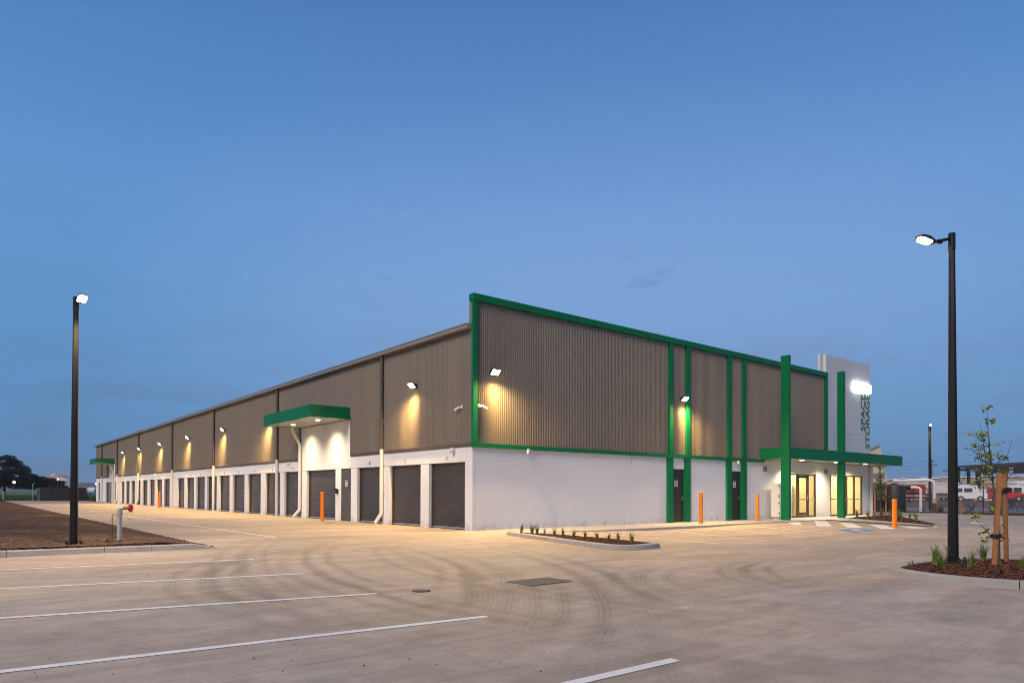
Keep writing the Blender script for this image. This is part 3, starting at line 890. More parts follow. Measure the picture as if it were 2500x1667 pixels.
# gutter, eave, roof, other walls
gl = [0.03, 12, 24, 36, 48, 60, 72, 81.7]
for i in range(len(gl) - 1):
    bx('gutter', M_gutter, -0.225, 0.03, gl[i] + .002, gl[i + 1] - .002, 6.855, 6.995)
bx('gutter_lip', M_roof, -0.245, -0.02, 0.035, 81.7, 6.998, 7.02)
rf = MB().prism([(-0.02, 0.2), (12.2, 0.2), (12.2, 81.7), (-0.02, 81.7)], lambda p: 7.025 + max(p[0], 0) * 0.05, lambda p: 7.06 + max(p[0], 0) * 0.05).obj('roof', M_roof, B)
MB().prism([(12.21, 0.2), (24.4, 0.2), (24.4, 81.7), (12.21, 81.7)], lambda p: 7.025 + (24.4 - p[0]) * 0.05, lambda p: 7.06 + (24.4 - p[0]) * 0.05).obj('roof', M_roof, B)
bx('rear_wall', M_clad, 0.06, 24.3, 81.35, 81.45, -0.3, 7.0)
bx('side_wall', M_clad, 24.31, 24.39, 8.2, 81.3, -0.3, 7.02)
bx('side_wall', M_white, 24.32, 24.38, 0.3, 8.19, 3.3, 7.02)
bx('wall_lining', M_flash, 0.30, 0.34, 0.4, 81.3, -0.3, 6.9)

# downpipes: brown above, cream below with a kicked shoe
for i, y in enumerate(pipes):
    x = -0.095
    MB().tube([(x, y, 2.99), (x, y, 6.86)], 0.075, 12).obj('downpipe', M_pipe_dark, B, True)
    low = MB().tube([(x, y, 0.42), (x, y, 3.04)], 0.080, 12)
    if i == 0 or i > 3 :
        low.tube([(x, y, 0.46), (x - .02, y + .01, 0.38), (x - .16, y + .07, 0.14), (x - .22, y + .09, 0.02)], 0.079, 12)
    else:
        low.tube([(x, y, 0.0), (x, y, 0.44)], 0.079, 12)
    low.obj('downpipe', M_pipe, B, True)
    br = MB()
    for z in (1.2, 2.4, 4.2, 6.0): br.box(x + .02, 0.0, y - .095, y + .095, z - .012, z + .012)
    br.obj('pipe_bracket', M_rail, B)

# awnings over the two loading entries
def awning(y0, y1, xf, z0, z1, lit):
    a = bpy.data.objects.new('awning', None); COL.objects.link(a); a.parent = B
    yj = y0 + (y1 - y0) * 0.27; yk = y0 + (y1 - y0) * 0.74
    for c, d in ((y0, yj), (yj, yk), (yk, y1)):
        bx('fascia_panel', M_green, xf, xf + .04, c + .003, d - .003, z0, z1, a)
    for y in (y0, y1 - .04):
        bx('fascia_panel', M_green, xf + .043, -0.03, y, y + .04, z0, z1, a)
    bx('soffit', M_soffit, xf + .043, -0.03, y0 + .043, y1 - .043, z0 + .02, z0 + .05, a)
    bx('awning_roof', M_roof, xf + .043, -0.03, y0 + .043, y1 - .043, z1 - .06, z1 - .03, a)
    for yl in (y0 + 1.43, y0 + 4.37):
        c = (xf / 2 + .02, yl, z0)
        MB().lathe([(0.10, 0.0), (0.10, 0.019)], (c[0], c[1], c[2] + 0.0)).obj('downlight', M_down if lit else M_rail, a)
        if lit:
            spot('downlight_lamp', (c[0], c[1], z0 - .03), (0.10, 0, -1), 430, 128, 1.0, 0.08, (1.0, 0.78, 0.46))
def spot(name, loc, d, watt, cone, blend, r, col):
    L = bpy.data.lights.new(name, 'SPOT'); L.energy = watt; L.spot_size = R(cone); L.spot_blend = blend; L.shadow_soft_size = r; L.color = col
    o = bpy.data.objects.new(name, L); COL.objects.link(o); o.location = loc
    o.rotation_euler = (-Vector(d)).to_track_quat('Z', 'Y').to_euler()
    return o
awning(9.28, 15.03, -1.88, 4.52, 5.04, True)
awning(68.45, 72.98, -1.81, 4.37, 4.93, False)
MB().tube([(-0.55, 14.72, 4.54), (-0.55, 14.72, 4.38), (-0.50, 14.72, 4.26), (-0.17, 14.80, 3.72), (-0.12, 14.82, 3.60), (-0.12, 14.82, 0.44), (-0.14, 14.83, 0.36), (-0.32, 14.93, 0.10), (-0.36, 14.95, 0.03)], 0.080, 12).obj('downpipe', M_pipe, B, True)
MB().tube([(-0.45, 68.9, 4.39), (-0.45, 68.9, 4.2), (-0.12, 68.95, 3.6), (-0.12, 68.95, 0.03)], 0.080, 12).obj('downpipe', M_pipe, B, True)

# entrance: canopy, blade columns, tower
can = bpy.data.objects.new('canopy', None); COL.objects.link(can); can.parent = B
CX0, CX1, CY, CZ0, CZ1 = 17.45, 30.31, -1.62, 2.96, 3.51
cj = [CX0, 21.6, 25.8, CX1]
for i in range(3):
    bx('fascia_panel', M_green, cj[i] + (.003 if i else 0), cj[i + 1] - .002, CY, CY + .04, CZ0, CZ1, can)
bx('fascia_panel', M_green, CX0, CX0 + .04, CY + .043, -0.118, CZ0, CZ1, can)
bx('fascia_panel', M_green, CX1 - .04, CX1, CY + .043, 0.9, CZ0, CZ1, can)
bx('soffit', M_soffit, CX0 + .043, 29.8, CY + .043, -0.02, CZ0 + .015, CZ0 + .04, can)
bx('canopy_roof', M_roof, CX0 + .043, CX1 - .043, CY + .043, -0.12, CZ1 - .06, CZ1 - .03, can)
for x in (19.84, 23.4, 26.84):
    MB().lathe([(0.10, 0.0), (0.10, 0.03)], (x, -1.0, CZ0 - .006)).obj('downlight', M_down, can)
    spot('downlight_lamp', (x, -1.0, CZ0 - .04), (0, 0.12, -1), 560, 130, 1.0, 0.08, (1.0, 0.78, 0.50))
c1 = MB().box(17.434, 17.62, -1.634, -1.22, -0.13, 3.55).obj('column', M_green, B)
MB().box(17.434, 17.62, -1.634, -1.22, 3.556, 6.3).obj('column', M_green, B)
MB().box(17.434, 17.62, -1.634, -1.22, 6.306, 7.93).obj('column', M_green, B)
MB().box(23.02, 23.26, -1.575, -1.25, -0.02, 6.2).obj('column', M_green, B)
MB().box(23.02, 23.26, -1.575, -1.25, 6.206, 7.78).obj('column', M_green, B)
# tower panels
for x0, x1, zs in ((24.33, 24.49, (3.0, 9.1)), (24.50, 28.84, (3.0, 4.765, 7.15, 9.1)), (28.85, 29.75, (3.0, 9.1))):
    for i in range(len(zs) - 1):
        bx('tower_panel', M_tower, x0, x1, 0.005, 0.16, zs[i] + .006, zs[i + 1] - .006)
bx('tower_panel', M_tower, 24.0, 24.33, 0.165, 0.31, 3.0, 9.095)
bx('tower_core', M_tower, 24.34, 29.74, 0.165, 0.26, 3.0, 9.09)
# entrance wall below the canopy
bx('wall_panel', M_white, 20.46, 23.15, 0.0, 0.05, 2.345, 2.955); bx('wall_panel', M_white, 23.17, 24.78, 0.0, 0.05, -0.3, 2.955)
bx('wall_panel', M_white, 24.80, 28.69, 0.0, 0.05, 2.35, 2.955); bx('wall_panel', M_white, 28.70, 29.75, 0.0, 0.05, -0.3, 2.955)
bx('side_wall', M_white, 29.65, 29.75, 0.055, 8.2, -0.3, 3.2)
bx('office_roof', M_roof, 24.4, 29.8, 0.32, 8.3, 3.25, 3.35)
for x in (17.86, 24.06):
    v = bx('wall_vent', M_rail, x, x + .37, -0.02, -0.001, 2.38, 2.65)
    for k in range(5): bx('louvre', M_flash, x + .03, x + .34, -0.026, -0.021, 2.41 + k * .047, 2.432 + k * .047, v)
MB().tube([(29.62, -0.11, 0.02), (29.62, -0.11, 2.95)], 0.10, 12).obj('downpipe', M_pipe, B, True)

def glazing(x0, x1, z1, mull, door=None):
    f = bpy.data.objects.new('glazed_front', None); COL.objects.link(f); f.parent = B
    fr = MB().box(x0, x1, -0.012, 0.09, z1 - .07, z1).box(x0, x1, -0.012, 0.09, 0.0, 0.09).box(x0, x0 + .07, -0.010, 0.088, 0.09, z1 - .07).box(x1 - .07, x1, -0.010, 0.088, 0.09, z1 - .07)
    for q in mull: fr.box(q - .05, q + .05, -0.010, 0.088, 0.09, z1 - .07)
    fr.obj('window_frame', M_frame, f)
    es = [x0 + .07] + [w for q in mull for w in (q - .05, q + .05)] + [x1 - .07]
    for i in range(0, len(es), 2):
        if door is not None and i // 2 == door:
            a, b = es[i], es[i + 1]
            MB().box(a, a + .10, 0.0, .05, .10, z1 - .08).box(b - .10, b, 0.0, .05, .10, z1 - .08).box(a + .10, b - .10, 0.002, .048, z1 - .22, z1 - .08).box(a + .10, b - .10, 0.002, .048, .10, .27).obj('door_leaf', M_frame, f)
            MB().box(a + .10, b - .10, .022, .028, .27, z1 - .22).obj('pane', M_glass, f)
            MB().box(b - .13, b - .10, -.07, -.04, .9, 1.2).obj('door_handle', M_chrome, f)
        else:
            MB().box(es[i], es[i + 1], .022, .028, .09, z1 - .07).obj('pane', M_glass, f)
        MB().box(es[i] + .01, es[i + 1] - .01, .016, .021, 0.93, 0.99).obj('safety_strip', M_rail, f)
glazing(20.46, 23.15, 2.33, (21.26, 22.34), 1)
glazing(24.80, 28.69, 2.335, (25.78, 26.75, 27.7))
# lit office behind the glass
rm = bpy.data.objects.new('office', None); COL.objects.link(rm); rm.parent = B
bx('office_wall', M_room, 19.9, 29.6, 4.0, 4.05, 0, 2.8, rm); bx('office_wall', M_room, 19.9, 19.95, 0.12, 4.0, 0, 2.8, rm); bx('office_wall', M_room, 29.55, 29.6, 0.12, 4.0, 0, 2.8, rm)
bx('office_wall', M_room, 23.7, 23.8, 0.12, 4.0, 0, 2.8, rm)
bx('office_floor', M_roomfloor, 19.95, 29.6, 0.1, 4.0, -0.05, 0.012, rm); bx('office_ceiling', M_room, 19.9, 29.6, 0.12, 4.05, 2.80, 2.85, rm)
bx('wall_cupboard', M_cab, 23.2, 23.65, 1.6, 3.2, 0.45, 1.75, rm)
bx('notice_panel', M_signw, 20.9, 21.5, 3.97, 3.995, 1.2, 1.9, rm)
bx('service_counter', M_cab, 25.5, 28.5, 3.1, 3.6, 0.02, 1.0, rm)
for x, w_ in ((21.8, 3.2), (26.7, 5.0)):
    L = bpy.data.lights.new('office_lamp', 'AREA'); L.energy = 210 if w_ < 4 else 330; L.shape = 'RECTANGLE'; L.size = w_; L.size_y = 1.2; L.color = (1.0, 0.82, 0.48)
    o = bpy.data.objects.new('office_lamp', L); COL.objects.link(o); o.location = (x, 2.0, 2.77)

# ------------------------------------------------------------------ tower signs
t = tag(text_obj('sign_lettering', 'STORAGE', M_signgreen, None, (29.66, 0.002, 4.02), (0, 0, 1), (-1, 0, 0), 3.28, 0.54, 0.018), 'green vertical letters reading STORAGE at the right edge of the pale tower', 'sign', 'lettering on the tower')
t = tag(text_obj('sign_lettering', 'SPACE', M_signgreen, None, (29.05, 0.002, 5.05), (0, 0, 1), (-1, 0, 0), 2.22, 0.52, 0.018), 'green vertical letters reading SPACE left of the longer word on the tower', 'sign', 'lettering on the tower')
ls = thing('illuminated_sign', 'glowing white illuminated sign above the green tower lettering', 'sign', (28.6, 0, 7.3))
for k in range(5):
    x0 = 27.45 + k * 0.448
    mb = MB(); pts = []
    for i in range(16):
        a = 2 * math.pi * i / 16
        pts.append((x0 + .222 + .228 * math.copysign(abs(math.cos(a)) ** .6, math.cos(a)), 7.60 + .28 * math.copysign(abs(math.sin(a)) ** .6, math.sin(a))))
    n0 = len(pts)
    mb.v = [(p[0], -0.12, p[1]) for p in pts] + [(p[0], -0.005, p[1]) for p in pts]
    mb.f = [tuple(range(n0))] + [(i, i + n0, (i + 1) % n0 + n0, (i + 1) % n0) for i in range(n0)]
    mb.obj('lit_letter', M_lit, ls)

# ------------------------------------------------------------------ wall floodlights
def floodlight(loc, nrm, label, power, lens_emit=True):
    N = Vector(nrm); T = Vector((0, 0, 1)).cross(N); Z = Vector((0, 0, 1)); p = Vector(loc)
    f = thing('floodlight', label, 'floodlight', loc, 'floodlights on the walls of the storage building')
    MB().obox(p + N * .02, T, N, Z, .06, .02, .08).obox(p + N * .10, T, N, Z, .015, .09, .015).obj('bracket', M_black, f)
    tilt = (N * 0.72 - Z * 0.70).normalized(); upv = (Z * 0.72 + N * 0.70).normalized()
    c = p + N * .24 - Z * .01
    MB().obox(c - tilt * .035, T, upv, tilt, .17, .125, .035).obj('housing', M_black, f, bevel=0.01)
    MB().obox(c + tilt * .006, T, upv, tilt, .15, .105, .005).obj('lens', M_lens, f)
    s = spot('floodlight_lamp', c + tilt * .05, N * 0.66 - Z * 0.80, power, 172, 1.0, 0.12, WARM)
    s2 = spot('floodlight_lamp', p + N * .17 - Z * .16, N * -0.10 - Z * 1.0, power * 0.020, 56, 1.0, 0.02, WARM)
    return f
for y, lab in ((3.63, 'nearest lit floodlight on the long side wall, beside the green corner post'), (19.3, 'lit floodlight half hidden behind the near green awning'),
               (27.64, 'lit floodlight just beyond the near green awning'), (36.4, 'second lit floodlight beyond the near green awning'), (45.5, 'third lit floodlight beyond the near green awning'),
               (54.1, 'lit floodlight right at a downpipe, second from the far awning'), (62.4, 'lit floodlight closest to the far green awning')):
    floodlight((0, y, 5.33), (-1, 0, 0), lab, 2800)
floodlight((0.80, 0.0, 5.43), (0, -1, 0), 'bright floodlight on the front wall next to the green corner post', 3300)
floodlight((11.30, 0.0, 5.43), (0, -1, 0), 'bright floodlight on the front wall between two close green posts', 3300)
f = thing('bulkhead_light', 'small white lit lamp on the far corner of the long side wall', 'wall lamp', (0, 81.46, 2.2))
MB().box(0.0, 0.25, 81.46, 81.60, 2.1, 2.35).obj('housing', M_signw, f); MB().box(-0.05, -0.001, 81.47, 81.59, 2.12, 2.33).obj('lens', M_lit, f)

# security cameras
def bullet(loc, nrm, side, label):
    N = Vector(nrm); Z = Vector((0, 0, 1)); p = Vector(loc); T = Vector(side)
    c = thing('security_camera', label, 'security camera', loc, 'white bullet cameras at the building corner')
    MB().tube([p, p + N * .03], 0.062, 14).obj('mount', M_signw, c, True)
    a = p + N * .035; b = p + N * .08 + T * .08 - Z * .02
    MB().tube([a, b], 0.018, 8).obj('arm', M_signw, c, True)
    d = (T * 0.9 + N * 0.25 - Z * 0.45).normalized()
    MB().tube([b - d * .02, b + d * .20], 0.045, 12).obj('body', M_signw, c, True)
    MB().tube([b + d * .201, b + d * .204], 0.036, 12).obj('lens', M_black, c)
bullet((0, 0.62, 4.25), (-1, 0, 0), (0, 1, 0), 'white bullet camera on the long side wall next to the green corner')
bullet((0.27, 0.0, 4.25), (0, -1, 0), (1, 0, 0), 'white bullet camera on the front wall next to the green corner')
dome0 = None
def dome(loc, nrm, label):
    N = Vector(nrm); Z = Vector((0, 0, 1)); p = Vector(loc); T = Z.cross(N)
    c = thing('dome_camera', label, 'security camera', loc, 'small white cameras below the cladding')
    MB().obox(p + N * .08, T, N, Z, .055, .08, .045).obj('mount', M_signw, c, bevel=.008)
    q = p + N * .12 - Z * .05
    mb = MB().lathe([(0.01, -.085), (0.05, -.07), (0.068, -.03), (0.068, 0.0)], tuple(q), 14); mb.obj('body', M_signw, c, True)
    MB().tube([q + N * .05 - Z * .035, q + N * .075 - Z * .05], 0.022, 8).obj('lens', M_black, c)
for i, (y, lab) in enumerate(((1.06, 'small white camera above the roller door nearest the corner'), (16.4, 'small white camera left of the cream pipe under the near awning'), (31.3, 'small white camera above the roller doors just beyond the third downpipe'),
             (47.6, 'small white camera midway along the far roller doors'), (62.9, 'small white camera near the far awning on the side wall'))):
    dome((0, y, 2.80), (-1, 0, 0), lab)
dome((2.38, 0, 2.80), (0, -1, 0), 'small white camera under the green band of the blank front wall')
dome((15.54, -0.0, 2.80), (0, -1, 0), 'small white camera above the front door nearer the canopy')
dome((29.3, -0.9, 2.96), (0, -1, 0), 'small camera under the far end of the entrance canopy')

# keypad, cabinet
k = thing('keypad_box', 'black keypad box between the wide roller door and the grey door', 'keypad', (0, 10.6, 1.32))
MB().box(-0.10, 0.0, 10.50, 10.72, 1.22, 1.42).obj('housing', M_black, k, bevel=.012); MB().box(-0.20, -0.08, 10.46, 10.76, 1.42, 1.45).obj('hood', M_black, k); MB().box(-0.106, -0.101, 10.55, 10.67, 1.26, 1.38).obj('key_panel', M_flash, k)
cb = thing('electrical_cabinet', 'white free-standing electrical cabinet with double doors behind the first green column', 'cabinet', (18.9, -0.45, 0.0))
MB().box(18.25, 19.45, -0.66, -0.22, 0.10, 1.80).obj('carcass', M_cab, cb, bevel=.01)
MB().box(18.32, 19.38, -0.60, -0.28, 0.0, 0.098).obj('plinth', M_rail, cb)
for z0, z1 in ((.12, .98), (.99, 1.78)):
    for x0, x1 in ((18.27, 18.845), (18.855, 19.43)):
        d = MB().box(x0, x1, -0.685, -0.662, z0, z1).obj('cabinet_door', M_cab, cb)
        MB().box(x1 - .12 if x0 < 18.5 else x0 + .03, x1 - .03 if x0 < 18.5 else x0 + .12, -0.705, -0.686, (z0 + z1) / 2 - .02, (z0 + z1) / 2 + .02).obj('latch', M_red if z0 < .5 else M_black, d)
hg = MB()
for z in (.3, .8, 1.15, 1.65): hg.box(18.235, 18.249, -0.68, -0.63, z - .05, z + .05)
hg.obj('hinge', M_black, cb)

# ------------------------------------------------------------------ bollards
bol = []
def bollard(x, y, z, h, label, r=0.078):
    t = thing('bollard', label, 'bollard', (x, y, z), 'orange steel bollards')
    MB().lathe([(r, 0.0), (r, h - .012), (r - .012, h)], (x, y, z), 24).obj('post', M_orange, t, True)
    MB().lathe([(r + .05, 0.0), (r + .05, 0.008)], (x, y, z + .001), 20).obj('grout_collar', M_path, t)
bollard(-1.04, 9.91, 0.0, 1.29, 'orange bollard in front of the wide roller door under the near awning')
bollard(-0.96, 41.77, 0.0, 1.26, 'distant orange bollard among the far row of roller doors')
bollard(11.15, -1.16, 0.0, 1.33, 'orange bollard right of the first dark front door')
bollard(15.31, -1.27, 0.0, 1.23, 'orange bollard between the second front door and the canopy column')
bollard(15.02, -7.39, -0.04, 1.12, 'orange bollard at the end of the white hatched stripes', 0.09)

# ------------------------------------------------------------------ street lamps
def octo(c, prof):
    mb = MB(); mb.lathe(prof, c, 8); return mb
def lamp_post(name, base, h, r0, r1, hd, label, arm=0.22, power=260, simple=False):
    x, y, z = base; H = Vector((hd[0], hd[1], 0)).normalized(); T = Vector((0, 0, 1)).cross(H)
    t = thing('lamp_post', label, 'lamp post', base, 'black lamp posts with a single head')
    octo(base, [(r0, 0.0), (r1, h)]).obj('pole', M_pole, t)
    MB().lathe([(r1 + .006, h - .26), (r1 + .006, h + .02), (r1 * .6, h + .035)], base, 16).obj('pole_cap', M_pole, t, True)
    pl = MB().box(x - .17, x + .17, y - .17, y + .17, z, z + .022)
    pl.obj('base_plate', M_black, t)
    bt = MB()
    for sx in (-1, 1):
        for sy in (-1, 1): bt.lathe([(.016, 0), (.016, .09)], (x + sx * .13, y + sy * .13, z + .02), 6).lathe([(.03, 0), (.03, .03)], (x + sx * .13, y + sy * .13, z + .024), 6)
    bt.obj('anchor_bolt', M_black, t)
    p = Vector((x, y, z + h - .07))
    a = p + H * r1; b = p + H * (r1 + arm) - Vector((0, 0, .05))
    MB().tube([a, b], 0.026, 8).tube([b - H * .09, b - H * .02], 0.04, 8).obj('arm', M_pole, t, True)
    c = b + H * .02
    hd_ = MB()
    n0 = 0
    for (d, w, zt, zb) in ((0.0, .03, .018, -.03), (.05, .055, .04, -.036), (.13, .09, .075, .0), (.25, .10, .095, .045), (.31, .07, .088, .060), (.33, .035, .084, .068)):
        q = c + H * d
        hd_.v += [tuple(q + T * w + Vector((0, 0, zb))), tuple(q + T * w * .8 + Vector((0, 0, zt))), tuple(q - T * w * .8 + Vector((0, 0, zt))), tuple(q - T * w + Vector((0, 0, zb)))]
    for i in range(5):
        for j in range(4):
            j2 = (j + 1) % 4
            hd_.f.append((4 * i + j, 4 * i + j2, 4 * i + 4 + j2, 4 * i + 4 + j))
    hd_.f += [(0, 1, 2, 3), (23, 22, 21, 20)]
    hd_.obj('lamp_head', M_pole, t, True)
    le = MB().obox(c + H * .19 + Vector((0, 0, .004)), (H + Vector((0, 0, .30))).normalized(), T, (Vector((0, 0, 1)) - H * .30).normalized(), .105, .08, .020); le.obj('lens', M_polelens, t, bevel=.015)
    spot('lamp_post_lamp', c + H * .25 + Vector((0, 0, -.08)), (H.x * .25, H.y * .25, -1), power, 150, 0.7, 0.08, (1.0, 0.74, 0.46))
    return t
lamp_post('lamp_post', (-11.62, -1.57, 0.125), 5.33, 0.081, 0.051, (0.12, -0.99), 'black lamp post at the left on the dirt behind the grey kerb', power=1000)
lamp_post('lamp_post', (-0.32, -14.57, 0.115), 5.62, 0.088, 0.049, (-0.80, 0.60), 'tall black lamp post in the mulched island at the right', power=60)
lamp_post('lamp_post', (43.7, 1.75, -0.05), 6.6, 0.11, 0.09, (-0.85, -0.4), 'distant black lamp post by the chain-link fence behind the white pipe', power=500)
st = thing('pole_foot_box', 'black cable box and cap lying at the foot of the distant lamp post', 'cable box', (44.1, 1.2, -0.05))
MB().box(43.95, 44.35, 1.05, 1.3, -0.06, 0.22).obj('housing', M_black, st, bevel=.03); MB().tube([(44.1, 1.1, .22), (44.15, 1.05, .45), (44.3, .9, .5), (44.45, .8, .3), (44.45, .75, -.02)], 0.025, 6).obj('cable', M_black, st)
pc = MB().box(43.1, 44.35, 1.3, 2.15, -0.08, -0.03).obj('lamp_footing', M_path); tag(pc, kind='structure')

# ------------------------------------------------------------------ kerbed islands with mulch and tufts
def chips(name, poly, zfun, count, size):
    xs_ = [p[0] for p in poly]; ys_ = [p[1] for p in poly]
    def inside(x, y):
        c = False; n = len(poly); j = n - 1
        for i in range(n):
            if ((poly[i][1] > y) != (poly[j][1] > y)) and (x < (poly[j][0] - poly[i][0]) * (y - poly[i][1]) / (poly[j][1] - poly[i][1]) + poly[i][0]): c = not c
            j = i
        return c
    mb = MB(); k = 0
    while k < count:
        x, y = random.uniform(min(xs_), max(xs_)), random.uniform(min(ys_), max(ys_))
        if not inside(x, y): continue
        k += 1
        a = random.uniform(0, math.pi); L = size * random.uniform(.6, 1.6); w = L * random.uniform(.25, .5)
        d = Vector((math.cos(a), math.sin(a), random.uniform(-.5, .5))).normalized(); s_ = Vector((-math.sin(a), math.cos(a), random.uniform(-.5, .5))).normalized()
        c = Vector((x, y, zfun(x, y) + random.uniform(.002, .014)))
        u_ = d.cross(s_).normalized()
        mb.quad(c - d * L - s_ * w, c + d * L - s_ * w, c + d * L + s_ * w, c - d * L + s_ * w)
        mb.quad(c - d * L - s_ * w - u_ * .006, c + d * L - s_ * w - u_ * .006, c + d * L - s_ * w, c - d * L - s_ * w)
    return tag(mb.obj(name, M_chip), kind='stuff')
def bed(name, poly, zb, rise, n=26):
    """mulch surface mounding towards the middle of a polygon"""
    cx = sum(p[0] for p in poly) / len(poly); cy = sum(p[1] for p in poly) / len(poly)
    mb = MB(); rings = 6; k = len(poly)
    for r in range(rings + 1):
        t = r / rings
        for p in poly:
            x, y = cx + (p[0] - cx) * (1 - t), cy + (p[1] - cy) * (1 - t)
            mb.v.append((x, y, zb + rise * S(t * 1.6) + random.uniform(-.01, .01) * (0 if r == 0 else 1)))
    for r in range(rings):
        for i in range(k):
            j = (i + 1) % k
            mb.f.append((r * k + i, r * k + j, (r + 1) * k + j, (r + 1) * k + i))
    o = mb.obj(name, M_mulch, None, True); tag(o, kind='structure')
    def zf(x, y):
        dx, dy = x - cx, y - cy; best = 0.0
        for i in range(k):
            ax_, ay_ = poly[i][0] - cx, poly[i][1] - cy; bx_, by_ = poly[(i + 1) % k][0] - cx, poly[(i + 1) % k][1] - cy
            det = ax_ * by_ - ay_ * bx_
            if abs(det) < 1e-9: continue
            u_ = (dx * by_ - dy * bx_) / det; v_ = (ax_ * dy - ay_ * dx) / det
            if u_ >= -1e-6 and v_ >= -1e-6: best = max(best, u_ + v_)
        return zb + rise * S((1 - min(best, 1)) * 1.6)
    return zf
def smooth_ring(pts, hs, k=3):
    n = len(pts); P = []; H = []
    for i in range(n):
        p0, p1, p2, p3 = [Vector(pts[(i + q) % n]) for q in (-1, 0, 1, 2)]
        for j in range(k):
            t = j / k
            q = 0.5 * ((2 * p1) + (p2 - p0) * t + (2 * p0 - 5 * p1 + 4 * p2 - p3) * t * t + (3 * p1 - p0 - 3 * p2 + p3) * t ** 3)
            P.append((q.x, q.y)); H.append(hs[i] + (hs[(i + 1) % n] - hs[i]) * t)
    return P, H
def kerb_sweep(pts, hs, parent, joints, w=0.15, batter=0.03, closed=True):
    # one swept stone between each pair of joints; pts run counter-clockwise, the outer face is on the right
    n = len(pts); V = [Vector(p) for p in pts]; N = []
    for i in range(n):
        a, b, c = V[i - 1], V[i], V[(i + 1) % n]
        e1 = (b - a).normalized(); e2 = (c - b).normalized(); q = Vector((e1.y, -e1.x)) + Vector((e2.y, -e2.x))
        q.normalize(); N.append(q / max(0.6, q.dot(Vector((e2.y, -e2.x)))))
    joints = sorted(set(j % n for j in joints))
    prof = [(0, -0.03), (w + batter, -0.03), (w + batter * 0.3, 0.84), (w - 0.012, 0.97), (w - 0.035, 1.0), (0, 1.0)]
    m_ = len(prof)
    for a, b in zip(joints, joints[1:] + [joints[0] + n]):
        mb = MB(); ids = list(range(a, b + 1))
        for q, i in enumerate(ids):
            c = V[i % n].copy()
            if q == 0: c += (V[(i + 1) % n] - c).normalized() * 0.006
            if q == len(ids) - 1: c += (V[(i - 1) % n] - c).normalized() * 0.006
            for o_, z in prof:
                p = c + N[i % n] * o_
                mb.v.append((p.x, p.y, zg(p.x, p.y) + (z * hs[i % n] if z > 0 else -0.03)))
        for i in range(len(ids) - 1):
            for j in range(m_):
                j2 = (j + 1) % m_
                mb.f.append((i * m_ + j, (i + 1) * m_ + j, (i + 1) * m_ + j2, i * m_ + j2))
        mb.f.append(tuple(reversed(range(m_)))); e_ = (len(ids) - 1) * m_; mb.f.append(tuple(range(e_, e_ + m_)))
        mb.obj('kerb_stone', M_kerb, parent, True)

# blades
def tuft_mesh(seed, n=46, h=0.36):
    rs = random.Random(seed); mb = MB()
    for i in range(n):
        a = rs.uniform(0, 2 * math.pi); lean = rs.uniform(.05, .55); L = h * rs.uniform(.55, 1.1); w = rs.uniform(.008, .013)
        p = Vector((rs.uniform(-.03, .03), rs.uniform(-.03, .03), -0.02)); d = Vector((math.cos(a), math.sin(a), 0)); s_ = Vector((-d.y, d.x, 0))
        prev = None
        for k in range(5):
            t = k / 4
            q = p + d * (lean * L * t ** 1.7) + Vector((0, 0, L * (t - .18 * lean * t * t)))
            ww = w * (1 - t * .92)
            cur = (q - s_ * ww, q + s_ * ww)
            if prev: mb.quad(prev[0], prev[1], cur[1], cur[0])
            prev = cur
    return mb.mesh('grass_tuft', M_grass)
TM = [tuft_mesh(i) for i in range(6)]
def tuft(x, y, z, label, group, s=1.0):
    o = bpy.data.objects.new('grass_tuft', TM[random.randrange(6)]); COL.objects.link(o)
    o.location = (x, y, z); s *= random.uniform(.78, 1.18); o.rotation_euler = (random.uniform(-.2, .2), random.uniform(-.2, .2), random.uniform(0, 6.28)); o.scale = (s * random.uniform(.85, 1.25), s * random.uniform(.85, 1.25), s)
    return tag(o, label, 'grass tuft', group)

k1 = bpy.data.objects.new('island_kerb', None); COL.objects.link(k1); k1['kind'] = 'structure'
I1 = [(-0.50, -2.35), (-0.62, -2.75), (-0.98, -4.0), (-1.32, -5.3), (-1.68, -6.6), (-1.93, -7.75), (-1.97, -8.15), (-1.83, -8.45), (-1.55, -8.60), (-1.1, -8.62), (-0.62, -8.50), (-0.40, -8.2), (-0.28, -7.0), (-0.22, -5.3), (-0.20, -3.4), (-0.30, -2.35)]
H1 = [.012, .10] + [.11] * 11 + [.10, .08, .012]
def ccw(p):
    return sum(p[i][0] * p[(i + 1) % len(p)][1] - p[(i + 1) % len(p)][0] * p[i][1] for i in range(len(p))) > 0
def inset_poly(pts, d):
    n = len(pts); res = []
    for i in range(n):
        a, b, c = Vector(pts[i - 1]), Vector(pts[i]), Vector(pts[(i + 1) % n])
        e1 = (b - a).normalized(); e2 = (c - b).normalized(); n1 = Vector((-e1.y, e1.x)); n2 = Vector((-e2.y, e2.x))
        m_ = (n1 + n2); m_ = m_.normalized() / max(.5, m_.normalized().dot(n1))
        q = b + m_ * d; res.append((q.x, q.y))
    return res
P1, HH1 = (I1, H1) if ccw(I1) else (list(reversed(I1)), list(reversed(H1)))
in1, hh1 = smooth_ring(inset_poly(P1, 0.18), HH1)
jn = [min(range(len(in1)), key=lambda i: (in1[i][0] - x) ** 2 + (in1[i][1] - y) ** 2) for x, y in ((-0.55, -2.7), (-1.1, -5.2), (-1.7, -7.6), (-0.5, -8.35), (-0.35, -5.5), (-.35, -3.0))]
kerb_sweep(in1, hh1, k1, jn)
z1f = bed('mulch_bed', inset_poly(in1, -0.02), 0.085, 0.05)
chips('bark_chips', in1, z1f, 5000, 0.015)
ords = ['first', 'second', 'third', 'fourth', 'fifth', 'sixth', 'seventh', 'eighth', 'ninth', 'tenth', 'eleventh', 'twelfth']
